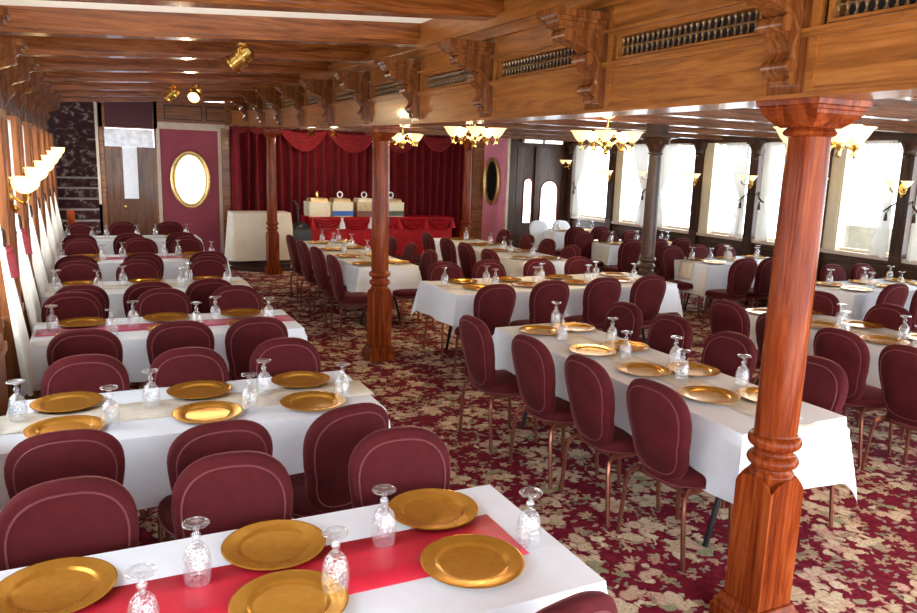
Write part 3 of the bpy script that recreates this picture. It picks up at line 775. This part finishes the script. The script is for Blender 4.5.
arch_door(2, 8.20, 8.50, 8.25, 8.47, .80, 1.74, 'narrow dark door leaf with tall arched pane beside the pink wall')
arch_door(3, 8.58, 9.20, 8.68, 9.12, .60, 1.70, 'dark door leaf with wide arched pane beside the right windows')
for i, x in enumerate((8.12, 8.62)):
    g = thing('ceiling_light_box', 'white light box above the %s arched door' % ('narrow', 'wide')[i], 'light', (x, YD - .12, 2.47), 0, 'light boxes above the doors')
    MB().box(0, .45, -.04, .04, 0, .09).build('housing', CREAM, g); MB().box(.02, .43, -.048, -.04, .012, .078).build('diffuser', TUBE, g)

# outdoors: a stretch of dock wall seen through one window
MB_ = MB().box(15.9, 16.4, 10.2, 12.3, -4, .86)
tag(MB_.build('dock_wall', STONE), 'beige stone dock wall seen low through a right window', 'wall')

# ------------------------------------------------------------------ dining furniture
def make_chair():
    g = thing('banquet_chair', None, None)
    def sup(th, a, b_, e):
        c_, s_ = cos(th), sin(th)
        return (a * math.copysign(abs(c_) ** (2 / e), c_), b_ * math.copysign(abs(s_) ** (2 / e), s_))
    zc, hz = .675, .258
    def outline(th, k):
        x, z = sup(th, 1.0, 1.0, 2.9)
        t = z                                     # -1 bottom .. 1 top
        w = .205 + .034 * t - .016 * cos(pi * t) * (1 if t < 0 else .3)
        if t > .2: w -= .012 * ((t - .2) / .8) ** 2
        return x * w * k[0], zc + z * hz * k[1] + (.012 * (1 - x * x) if z > 0 else 0)
    lean = lambda z: -.165 - .20 * (z - .42)
    n = 44
    rings = [((.02, .02), -.036), ((.5, .5), -.040), ((.82, .845), -.037), ((.845, .868), -.031), ((.94, .95), -.030), ((1, 1), -.011), ((1, 1), .012), ((.95, .96), .034), ((.86, .875), .036), ((.83, .85), .040), ((.5, .5), .05), ((.02, .02), .052)]
    def fn(u, v):
        k, d = rings[int(round(v * (len(rings) - 1)))]
        x, z = outline(2 * pi * u, k)
        return (x, lean(z) + d + .25 * x * x, z)
    bb = MB().grid(fn, n, len(rings), True); nr = len(rings)
    bb.f += [tuple(range(n)), tuple((nr - 1) * n + q for q in range(n))]
    b = bb.build('backrest', VELVET, g, 60)
    for d in (-.033, .040):
        pts = []
        for q in range(n):
            x, z = outline(2 * pi * q / n, (.845, .868)); pts.append((x, lean(z) + d + .25 * x * x, z))
        MB().tube(pts, .0042, 5, True).build('piping', PIPING, b)
    def sf(u, v):
        prof = [(.02, .392), (.9, .392), (.985, .405), (1, .425), (.985, .447), (.93, .462), (.8, .470), (.4, .476), (.02, .477)]
        k, z = prof[int(round(v * 8))]
        x, y = sup(2 * pi * u, .225 * k, .225 * k, 2.7)
        return (x * (1 + .12 * (y / .225)), y + .03, z)
    ss = MB().grid(sf, n, 9, True); ss.f += [tuple(range(n)), tuple(8 * n + q for q in range(n))]; s = ss.build('seat', VELVET, g, 60)
    pts = []
    for q in range(n):
        x, y = sup(2 * pi * q / n, .223, .223, 2.7); pts.append((x * (1 + .12 * (y / .225)), y + .03, .408))
    MB().tube(pts, .005, 5, True).build('piping', PIPING, s)
    MB().box(-.18, .18, -.15, .19, .372, .395).build('seat_frame', BRONZE, g)
    for sx in (-1, 1):
        MB().tube([(sx * .17, -.12, .40), (sx * .185, -.165, .392), (sx * .20, -.195, .365), (sx * .21, -.205, .30), (sx * .225, -.205, .15), (sx * .24, -.205, .0)], .013, 6).build('leg', BRONZE, g)
        MB().tube([(sx * .17, .15, .40), (sx * .18, .175, .37), (sx * .185, .19, .2), (sx * .19, .205, .0)], .013, 6).build('leg', BRONZE, g)
    return Proto(g)
CHAIR = make_chair()
# a chair in a white slip cover
def make_covered():
    g = thing('covered_chair', None, None)
    src = CHAIR.o
    for k in kids(src):
        nm = k.name.split('.')[0]
        if nm in ('backrest', 'seat'):
            me = k.data.copy(); me.materials.clear(); me.materials.append(LINEN)
            o = bpy.data.objects.new(nm, me); COL.objects.link(o); o.parent = g
        elif nm == 'leg':
            o = k.copy(); COL.objects.link(o); o.parent = g
    return Proto(g)
COVER = make_covered()

def make_goblet():
    g = thing('goblet', None, None)
    MB().lathe([(.036, 0), (.040, .02), (.041, .05), (.039, .08), (.032, .105), (.018, .122), (.010, .128), (.0, .128), (.0, .118), (.012, .115), (.026, .10), (.034, .078), (.036, .05), (.035, .02), (.033, 0), (.036, 0)], 24, cap=False).build('bowl', CRYS, g, 60)
    MB().lathe([(.010, .126), (.008, .132), (.012, .140), (.015, .147), (.011, .154), (.007, .160), (.007, .168), (.012, .175)], 14).build('stem', CRYS2, g, 60)
    MB().lathe([(.010, .172), (.026, .178), (.038, .182), (.040, .185), (.038, .188), (.02, .187), (0, .186)], 24).build('foot', CRYS2, g, 60)
    return Proto(g)
GOB = make_goblet()
def make_charger():
    o = MB().lathe([(.0, .002), (.095, .002), (.10, 0), (.105, .001), (.12, .008), (.163, .013), (.166, .016), (.163, .0175), (.158, .017), (.122, .013), (.114, .011), (.108, .0055), (.10, .0045), (.0, .0045)], 48).build('charger_plate', GOLDP, None, 60)
    return Proto(o)
PLATE = make_charger()

def make_cloth(a, b, d, zt=.752, seed=1):
    rr = random.Random(seed)
    def axis(h):
        c = [-h + 2 * h * q / 20 for q in range(21)]
        e = [d * q / 7 for q in range(1, 8)]
        return [-h - q for q in e[::-1]] + c + [h + q for q in e]
    U, V = axis(a), axis(b); ph = [rr.uniform(0, 6) for _ in range(4)]
    def pos(u, v):
        eu, ev = max(0, abs(u) - a), max(0, abs(v) - b); su, sv = (1 if u > 0 else -1), (1 if v > 0 else -1)
        if eu == 0 and ev == 0: return (u, v, zt)
        if ev == 0:
            w = eu / d; return (su * (a + .006 + .02 * w + .016 * w * sin(v * 13 + ph[0])), v, zt - eu)
        if eu == 0:
            w = ev / d; return (u, sv * (b + .006 + .014 * w + .012 * w * sin(u * 12 + ph[1])), zt - ev)
        r = hypot(eu, ev); th = atan2(ev, eu); fo = 1 - abs(th - pi / 4) / (pi / 4); fo = fo * fo * (3 - 2 * fo)
        down = r * cos(R(15) * fo); out = r * sin(R(15) * fo); w = min(1, r / d)
        x = a + .006 + (.02 * w + .016 * w * sin(sv * b * 13 + ph[0])) * cos(th) + out * .50
        y = b + .006 + (.014 * w + .012 * w * sin(su * a * 12 + ph[1])) * sin(th) + out * .42
        return (su * x, sv * y, zt - down)
    nu, nv = len(U), len(V)
    m = MB(); m.v = [pos(u, v) for v in V for u in U]
    m.f = [(j * nu + i, j * nu + i + 1, (j + 1) * nu + i + 1, (j + 1) * nu + i) for j in range(nv - 1) for i in range(nu - 1)]
    return m

def dining_table(name, x0, x1, y0, y1, runner, d=.30, cloth_seed=1, hang=None, rot=0):
    cx, cy, a, b = (x0 + x1) / 2, (y0 + y1) / 2, (x1 - x0) / 2, (y1 - y0) / 2
    g = thing('banquet_table', 'folding banquet table with black legs under white cloth, ' + name, 'table', (cx, cy, 0), rot, 'cloth covered banquet tables')
    MB().box(-a, a, -b, b, .722, .748).build('tabletop', PLY, g)
    lx = a > b
    for s_ in (-1, 1):
        for q in (-1, 1):
            e, w = (a if lx else b) - .28, (b if lx else a) - .10
            P = lambda t, u, z: (t, u, z) if lx else (u, t, z)
            MB().tube([P(s_ * (e + .02), q * w * .55, .722), P(s_ * e, q * w * .55, .36), P(s_ * e, q * w * .7, .28), P(s_ * e, q * w * .95, .0)], .016, 8).build('leg', BLACKM, g)
        MB().tube([P(s_ * e, -w * .55, .45), P(s_ * e, w * .55, .45)], .012, 8).tube([P(s_ * e, 0, .45), P(s_ * (e - .35), 0, .72)], .010, 8).build('brace', BLACKM, g)
    o = make_cloth(a, b, d, .752, cloth_seed).build('tablecloth', LINEN, None, 50)
    o.location = (cx, cy, 0); o.rotation_euler = (0, 0, rot)
    tag(o, 'white tablecloth hanging over the edges, ' + name, 'tablecloth', 'white tablecloths')
    if runner:
        mt, half, (t0, t1), cn = runner
        m = MB(); n = 14
        L = (a if lx else b)
        def fn(u, v):
            t = t0 + (t1 - t0) * v; w = half * (2 * u - 1)
            return (t, w, .7545) if lx else (w, t, .7545)
        m.grid(fn, 4, 16)
        if hang is not None:      # falls over one short end
            sgn, dr = hang
            def fh(u, v):
                w = half * (2 * u - 1); e = L + .010 + .028 * v
                if v == 0: return (sgn * (L + .008), w, .7545) if lx else (w, sgn * (L + .008), .7545)
                return (sgn * (e + .012), w, .7545 - dr * v) if lx else (w, sgn * (e + .012), .7545 - dr * v)
            m.grid(fh, 4, 6)
        r_ = m.build('table_runner', mt, None, 40, .0015); r_.location = (cx, cy, 0); r_.rotation_euler = (0, 0, rot)
        tag(r_, '%s runner laid along the middle, %s' % (cn, name), 'table runner', 'table runners')
    return g

def seq(n, kind, i):
    if kind == 'x':
        L = {1: ['only one'], 2: ['left', 'right'], 3: ['left', 'middle', 'right'], 4: ['leftmost', 'second from left', 'third from left', 'rightmost']}[n]
    else:
        L = {1: ['only one'], 2: ['near', 'far'], 3: ['nearest', 'middle', 'farthest'], 4: ['nearest', 'second nearest', 'third nearest', 'farthest']}[n]
    return L[i]
SIDE = {'n': 'near side', 's': 'near side', 'f': 'far side', 'l': 'left side', 'r': 'right side'}
ROT = {'n': 0, 'f': pi, 'l': -pi / 2, 'r': pi / 2}
def chairs(tname, side, pts, rots=None, proto=None, what='burgundy velvet chair'):
    kind = 'x' if side in 'nf' else 'y'
    n = len(pts)
    for i, (x, y) in enumerate(pts):
        a = ROT[side] + R(random.uniform(-3, 3)) + (R(rots[i]) if rots else 0)
        x, y = x * .9386, y * .9386      # measured at the height of the chair top
        dx, dy = -sin(a) * .26, cos(a) * .26
        (proto or CHAIR).place((x + dx, y + dy, 0), a, '%s, %s on %s of %s' % (what, seq(n, kind, i), SIDE[side], tname), 'chair', 'chairs round the dining tables')
def plates(tname, side, pts):
    kind = 'x' if side in 'nf' else 'y'
    for i, (x, y) in enumerate(pts):
        PLATE.place((x, y, .7565), random.uniform(0, 6), 'round gold charger, %s on %s of %s' % (seq(len(pts), kind, i), SIDE[side], tname), 'plate', 'gold chargers')
def goblets(tname, side, pts):
    kind = 'x' if side in 'nf' else 'y'
    for i, (x, y) in enumerate(pts):
        GOB.place((x, y, .757), random.uniform(0, 6), 'upturned crystal goblet, %s on %s of %s' % (seq(len(pts), kind, i), SIDE[side], tname), 'glass', 'upturned goblets')

# left row, six tables across the aisle
T = ['front table left of the aisle', 'second table of left row', 'third table of left row', 'fourth table of left row', 'fifth table of left row', 'last table of left row']
GEO = [(-.43, 1.36, 1.69, 2.45), (-.43, 1.30, 3.48, 4.24), (-.43, 1.38, 5.46, 6.22), (-.43, 1.36, 7.34, 8.10), (-.43, 1.46, 9.50, 10.28), (-.43, 1.46, 11.95, 12.72)]
RUNS = [(RUN_RED, .15, (-.89, .76), 'red satin'), (RUN_GOLD, .14, (-.89, .89), 'beige gold'), (RUN_ROSE, .12, (-.88, .90), 'rose red'), (RUN_GOLD, .12, (-.9, .9), 'beige gold'), (RUN_ROSE, .12, (-.9, .9), 'rose red'), (RUN_GOLD, .12, (-.9, .9), 'beige gold')]
for i in range(6):
    dining_table(T[i], *GEO[i], RUNS[i], .33 if i < 2 else .30, i + 1)
chairs(T[0], 'f', [(-.14, 2.79), (.43, 2.83), (1.13, 2.86)], [4, -4, -6]); chairs(T[0], 'n', [(1.07, 1.48)], [14])
chairs(T[1], 'n', [(-.16, 3.33), (.45, 3.22), (1.04, 3.24)], [0, 2, 15]); chairs(T[1], 'f', [(-.09, 4.60), (.46, 4.59), (1.05, 4.66)])
chairs(T[2], 'n', [(-.10, 5.32), (.50, 5.40), (1.02, 5.37)]); chairs(T[2], 'f', [(-.20, 6.79), (.50, 6.80), (1.10, 6.80)])
chairs(T[3], 'n', [(-.14, 7.17), (.42, 7.20), (.95, 7.25)]); chairs(T[3], 'f', [(-.18, 8.80), (.40, 8.77), (1.14, 8.87)])
chairs(T[4], 'n', [(-.20, 9.30), (.49, 9.40), (1.22, 9.42)]); chairs(T[4], 'f', [(-.18, 11.10), (.55, 11.10), (1.16, 11.2)])
chairs(T[5], 'n', [(-.20, 11.74), (.45, 11.76), (1.16, 11.85)]); chairs(T[5], 'f', [(-.20, 13.7), (.43, 13.85), (1.16, 13.8)])
PF = [[(-.16, 2.26), (.47, 2.27), (1.05, 2.31)], [(-.17, 4.08), (.46, 4.07), (1.01, 4.08)], [(-.12, 6.06), (.46, 6.08), (1.02, 6.09)], [(-.16, 7.93), (.43, 7.94), (1.0, 7.95)], [(-.12, 10.10), (.48, 10.11), (1.1, 10.1)], [(-.2, 12.53), (.45, 12.54), (1.12, 12.54)]]
PN = [[(-.18, 1.86), (.44, 1.93), (1.02, 1.93)], [(-.17, 3.68), (.45, 3.68), (.97, 3.67)], [(-.12, 5.64), (.46, 5.66), (1.02, 5.66)], [(-.16, 7.53), (.43, 7.53), (1.0, 7.53)], [(-.12, 9.69), (.48, 9.7), (1.1, 9.7)], [(-.2, 12.14), (.45, 12.14), (1.12, 12.14)]]
GF = [[(.22, 2.16), (.81, 2.17)], [(-.37, 3.91), (.21, 3.90), (.77, 3.91)], [(-.30, 5.84), (.22, 5.86), (.80, 5.88)], [(-.34, 7.64), (.22, 7.78), (.82, 7.84)], [(-.37, 9.92), (.29, 9.94), (.94, 10.06)], [(-.36, 12.36), (.16, 12.37), (.85, 12.56)]]
GN = [[(.06, 1.94), (.58, 1.95), (1.25, 1.97)], [(.02, 3.67), (.65, 3.67), (1.14, 3.71)], [(.07, 5.60), (.64, 5.68), (1.18, 5.76)], [(0, 7.54), (.72, 7.53), (1.16, 7.63)], [(.07, 9.66), (.76, 9.84), (1.32, 9.87)], [(-.03, 12.1), (.58, 12.33), (1.29, 12.42)]]
for i in range(6):
    plates(T[i], 'f', PF[i]); plates(T[i], 'n', PN[i]); goblets(T[i], 'f', GF[i]); goblets(T[i], 'n', GN[i])

# long table by the near column
A = 'long table beside foreground column'
dining_table(A, 2.78, 3.52, 2.50, 5.02, (RUN_GOLD, .12, (-1.20, 1.26), 'beige gold'), .36, 11, (-1, .24))
chairs(A, 'l', [(2.69, 3.05), (2.64, 3.63), (2.60, 4.22), (2.53, 4.93)], [6, 3, 3, 2])
chairs(A, 'r', [(4.05, 3.10), (4.07, 3.83), (4.09, 4.47), (4.08, 5.05)])
plates(A, 'l', [(3.06, 3.02), (3.05, 3.57), (3.04, 4.10), (3.03, 4.76)]); plates(A, 'r', [(3.36, 2.88), (3.36, 3.47), (3.35, 4.13), (3.35, 4.78)])
goblets(A, 'l', [(3.14, 3.33), (3.13, 3.86), (3.03, 4.46)]); goblets(A, 'r', [(3.40, 3.11), (3.35, 3.63), (3.32, 4.26), (3.27, 4.92)])
# crosswise table in the middle
B = 'crosswise table in mid floor'
dining_table(B, 3.12, 5.86, 6.42, 7.34, (RUN_GOLD, .14, (-1.34, 1.34), 'beige gold'), .32, 12)
chairs(B, 'n', [(3.47, 6.26), (4.14, 6.33), (4.82, 6.36), (5.42, 6.34)]); chairs(B, 'f', [(3.64, 7.86), (4.25, 7.92), (4.95, 7.90), (5.58, 7.96)])
plates(B, 'f', [(3.52, 7.13), (4.06, 7.12), (4.74, 7.12), (5.52, 7.12)]); plates(B, 'n', [(3.50, 6.71), (4.09, 6.73), (4.70, 6.75), (5.30, 6.74)])
goblets(B, 'f', [(3.25, 7.0), (3.74, 7.0), (4.43, 7.0), (5.16, 7.0)]); goblets(B, 'n', [(3.71, 6.74), (4.22, 6.77), (4.89, 6.77), (5.5, 6.74)])
# long table behind the middle column
Cn = 'long table behind mid room column'
dining_table(Cn, 2.80, 3.56, 8.44, 11.5, (RUN_GOLD, .13, (-1.48, 1.50), 'beige gold'), .34, 13)
chairs(Cn, 'l', [(2.56, 8.78), (2.60, 9.66), (2.60, 10.42), (2.64, 11.26)]); chairs(Cn, 'r', [(3.98, 9.02), (4.06, 9.86), (4.06, 10.68)])
plates(Cn, 'l', [(2.96, 8.69), (2.97, 9.44), (2.98, 10.23), (3.03, 11.12)]); plates(Cn, 'r', [(3.40, 8.75), (3.40, 9.5), (3.40, 10.4), (3.40, 11.2)])
goblets(Cn, 'l', [(3.06, 9.89), (3.17, 10.75), (3.15, 11.3)]); goblets(Cn, 'r', [(3.34, 9.72), (3.37, 10.52), (3.42, 11.34)])
# long table further right
D = 'long table before the pink wall'
dining_table(D, 5.04, 5.86, 8.42, 11.6, (RUN_GOLD, .13, (-1.54, 1.5), 'beige gold'), .34, 14)
chairs(D, 'l', [(4.82, 8.98), (4.86, 9.80), (4.88, 10.5), (4.94, 11.4)]); chairs(D, 'r', [(6.34, 9.20), (6.5, 10.1), (6.55, 10.8), (6.6, 11.7)])
plates(D, 'l', [(5.22, 8.79), (5.36, 9.66), (5.40, 10.45), (5.45, 11.3)]); plates(D, 'r', [(5.62, 8.71), (5.67, 9.55), (5.66, 10.5), (5.66, 11.3)])
goblets(D, 'l', [(5.37, 9.34), (5.56, 9.88), (5.5, 11.05)]); goblets(D, 'r', [(5.5, 8.95), (5.66, 10.5), (5.7, 11.45)])
# table right of the near column, also lengthwise
I = 'long table right of foreground column'
dining_table(I, 5.24, 6.02, 2.55, 5.02, (RUN_GOLD, .14, (-1.2, 1.2), 'beige gold'), .32, 15)
chairs(I, 'l', [(4.96, 3.12), (4.98, 3.68), (5.0, 4.28), (5.06, 4.88)]); chairs(I, 'r', [(6.42, 3.5), (6.42, 4.26), (6.41, 4.98)])
plates(I, 'l', [(5.42, 3.05), (5.42, 3.62), (5.42, 4.2), (5.42, 4.78)]); plates(I, 'r', [(5.82, 3.0), (5.82, 3.55), (5.80, 4.09), (5.82, 4.7)])
goblets(I, 'l', [(5.36, 3.32), (5.33, 3.90), (5.50, 4.42)]); goblets(I, 'r', [(5.64, 3.62), (5.6, 4.15), (5.66, 4.85)])
# crosswise tables along the right windows
WT = ['nearest table at right windows', 'second table at right windows', 'third table at right windows', 'farthest table at right windows']
WG = [(7.30, 9.12, 5.28, 6.04), (7.42, 9.2, 7.55, 8.35), (7.62, 9.22, 9.98, 10.75), (8.05, 9.28, 12.3, 13.05)]
for i, nm in enumerate(WT):
    x0, x1, y0, y1 = WG[i]
    dining_table(nm, x0, x1, y0, y1, (RUN_GOLD, .13, (-(x1 - x0) / 2 + .02, (x1 - x0) / 2 - .02), 'beige gold'), .32 if i != 1 else .42, 20 + i, (-1, .24) if i == 1 else None)
    nx = 3 if i < 3 else 2
    xs = [x0 + (x1 - x0) * (q + .5) / nx for q in range(nx)]
    plates(nm, 'f', [(x, y1 - .2) for x in xs]); plates(nm, 'n', [(x, y0 + .2) for x in xs])
    if i == 0: goblets(nm, 'f', [(7.57, 5.81), (8.11, 5.77), (8.67, 5.84)]); goblets(nm, 'n', [(7.86, 5.5), (8.30, 5.45), (8.9, 5.5)])
    elif i == 1: goblets(nm, 'f', [(7.62, 8.1), (8.28, 8.1), (8.9, 8.1)]); goblets(nm, 'n', [(7.78, 7.9), (8.14, 7.9), (8.62, 7.86)])
    elif i == 2: goblets(nm, 'f', [(8.03, 10.5), (8.60, 10.52), (9.1, 10.46)]); goblets(nm, 'n', [(7.85, 10.3), (8.4, 10.3), (9.06, 10.26)])
    else: goblets(nm, 'f', [(8.45, 12.85), (9.0, 12.9)]); goblets(nm, 'n', [(8.3, 12.6), (9.1, 12.55)])
chairs(WT[0], 'n', [(7.80, 5.15), (8.36, 5.12), (8.9, 5.15)]); chairs(WT[0], 'f', [(7.75, 6.55), (8.55, 6.55), (9.08, 6.52)])
chairs(WT[1], 'n', [(7.86, 7.33), (8.36, 7.33), (8.9, 7.35)]); chairs(WT[1], 'f', [(7.9, 8.85), (8.46, 8.88), (9.02, 8.9)])
chairs(WT[2], 'n', [(7.90, 9.78), (8.46, 9.78), (9.0, 9.82)]); chairs(WT[2], 'f', [(7.95, 11.26), (8.5, 11.24), (9.03, 11.24)])
chairs(WT[3], 'n', [(8.4, 12.1), (8.98, 12.1)])
chairs(WT[3], 'f', [(8.46, 13.6), (9.02, 13.6)], None, COVER, 'white covered chair')

# ------------------------------------------------------------------ stage buffet
def skirted(name, x0, x1, y0, y1, z0, z1, mt, flare, label, cat, nf=26):
    g = thing(name, label, cat, ((x0 + x1) / 2, (y0 + y1) / 2, z0))
    a, b, h = (x1 - x0) / 2, (y1 - y0) / 2, z1 - z0
    per = 2 * (2 * a + 2 * b)
    def edge(u):
        t = (u % 1) * per
        for (L, f) in ((2 * a, lambda s: (-a + s, -b, 0, -1)), (2 * b, lambda s: (a, -b + s, 1, 0)), (2 * a, lambda s: (a - s, b, 0, 1)), (2 * b, lambda s: (-a, b - s, -1, 0))):
            if t <= L + 1e-9: return f(t)
            t -= L
        return (-a, -b, 0, -1)
    def fn(u, v):
        x, y, nx, ny = edge(u); w = flare * v + .018 * v * sin(u * per * nf)
        return (x + nx * w, y + ny * w, h - h * v)
    MB().grid(fn, 220, 8, True).build('skirt', mt, g, 60)
    MB().box(-a, a, -b, b, h - .012, h + .002).build('top', mt, g)
    return g
skirted('draped_table', 2.20, 3.22, 13.62, 14.2, .192, 1.03, IVORY, .10, 'tall table draped in ivory cloth behind the stage column', 'table', 9)
g = skirted('buffet_table', 3.62, 6.58, 13.9, 14.5, .192, .93, SKIRT, .03, 'long buffet table with glossy red skirt and swags on stage', 'table', 14)
def bswag(x0, x1, dep):
    def fn(u, v):
        par = 1 - (2 * u - 1) ** 2
        return (x0 + (x1 - x0) * u - 5.1, -.3 - .07 - .05 * par + .022 * sin(v * 4 * 2 * pi), .736 - par * dep * v - .03 * v)
    MB().grid(fn, 24, 25).build('swag', SATIN, g, 180)
for q in range(5): bswag(3.66 + q * .585, 3.66 + (q + 1) * .585, .20)
for q in range(6):
    MB().lathe([(.012, .01), (.03, 0), (.025, -.05), (.05, -.10), (.07, -.20), (.0, -.20)], 10, (3.66 + q * .578 - 5.1, -.38, .73)).build('rosette', LINEN if q in (1, 2) else SKIRT, g)
dets = [(3.86, BOXCREAM, None, 'cream chafing dish at the left end of the red buffet'), (4.31, BOXCREAM, BLUE, 'cream chafing dish with blue band on the red buffet'), (4.80, BOXGOLD, BROWNB, 'brushed gold chafing dish left of the mid room column'), (5.36, BOXCREAM, GREENB, 'cream chafing dish right of the mid room column')]
for i, (x, mt, bd, lab) in enumerate(dets):
    c = thing('chafing_dish', lab, 'chafing dish', (x, 14.2, .934), 0, 'chafing dishes on the buffet')
    MB().sqlathe([(.0, 0), (.20, 0), (.205, .02), (.205, .25), (.21, .255), (.21, .27), (.2, .275)]).build('body', mt, c)
    MB().sqlathe([(.17, .274), (.17, .29), (.16, .33), (.15, .345)]).build('lid', BOXGOLD if i != 2 else BOXCREAM, c)
    if i == 0: MB().lathe([(.012, .34), (.03, .36), (.018, .40), (.024, .43), (0, .50)], 12).build('lid_handle', BRASS, c)
    else: MB().tube([(.05 * cos(2 * pi * q / 16), 0, .41 + .055 * sin(2 * pi * q / 16)) for q in range(16)], .014, 8, True).lathe([(.015, .34), (.01, .36)], 8).build('lid_handle', LINEN, c)
    if bd: MB().box(-.207, .207, -.212, -.204, .015, .11).build('band', bd, c)
# dark covered equipment beside the buffet
g = thing('covered_equipment', 'black covered equipment cart standing between ivory table and red buffet', 'cart', (3.42, 13.75, .192))
MB().sqlathe([(.16, .0), (.17, .05), (.165, .5), (.13, .62), (.05, .66)]).build('cover', NAVY, g, 60)
MB().tube([(-.02, .05, .6), (-.03, .06, .95), (-.10, .06, 1.05)], .02, 8).build('stand', NAVY, g)

# ------------------------------------------------------------------ light, sky, camera
w = bpy.data.worlds.new('sky'); S.world = w; w.use_nodes = True
nt = w.node_tree; bg = nt.nodes['Background']
tc = nt.nodes.new('ShaderNodeTexCoord'); sp = nt.nodes.new('ShaderNodeSeparateXYZ'); nt.links.new(tc.outputs['Generated'], sp.inputs[0])
rp = ramp(nt, [(.0, (.76, .82, .86)), (.48, (.86, .92, .98)), (.55, (.93, .97, 1)), (1, (.80, .90, 1))])
mr = nt.nodes.new('ShaderNodeMapRange'); mr.inputs[1].default_value = -1; mr.inputs[2].default_value = 1; nt.links.new(sp.outputs[2], mr.inputs[0]); nt.links.new(mr.outputs[0], rp.inputs['Fac'])
nt.links.new(rp.outputs['Color'], bg.inputs['Color']); bg.inputs['Strength'].default_value = 3.2
def lamp(x, y, z, e, c=(1, .75, .42), r=.12):
    l = bpy.data.lights.new('lamp_light', 'POINT'); l.energy = e; l.color = c; l.shadow_soft_size = r
    o = bpy.data.objects.new('lamp_light', l); COL.objects.link(o); o.location = (x, y, z)
for x, y in ((4.2, 3.2), (4.75, 6.4), (4.05, 8.0), (4.45, 11.3)): lamp(x, y, 2.34, 30)
for x in (3.58, 3.99): lamp(x, 13.5, 2.34, 6, (1, .82, .6), .06)
lamp(1.10, 9.50, 2.62, 6, (1, .8, .5), .05)

cam = bpy.data.cameras.new('camera'); co = bpy.data.objects.new('camera', cam); COL.objects.link(co); S.camera = co
cam.sensor_width = 36; cam.lens = 36 * 750 / 917; cam.clip_start = .05; cam.clip_end = 200
import mathutils
M = [[0.9005591574305137, -0.43366649971498766, 0.03043962866057654], [-0.0541482032335896, -0.1813675882339936, -0.9819235051798885], [0.43134809151614084, 0.8826319532869491, -0.1868145042073762]]
rotm = mathutils.Matrix(((M[0][0], -M[1][0], -M[2][0]), (M[0][1], -M[1][1], -M[2][1]), (M[0][2], -M[1][2], -M[2][2])))
co.matrix_world = mathutils.Matrix.Translation((0, 0, 2.0)) @ rotm.to_4x4()

S.view_settings.view_transform = 'Standard'; S.view_settings.look = 'None'; S.view_settings.gamma = 1; S.view_settings.use_curve_mapping = False
S.view_settings.exposure = 1.42
cy = S.cycles
cy.use_denoising = True; cy.max_bounces = 9; cy.diffuse_bounces = 5; cy.glossy_bounces = 4; cy.transmission_bounces = 8; cy.transparent_max_bounces = 16
cy.sample_clamp_indirect = 8; cy.caustics_reflective = False; cy.caustics_refractive = False
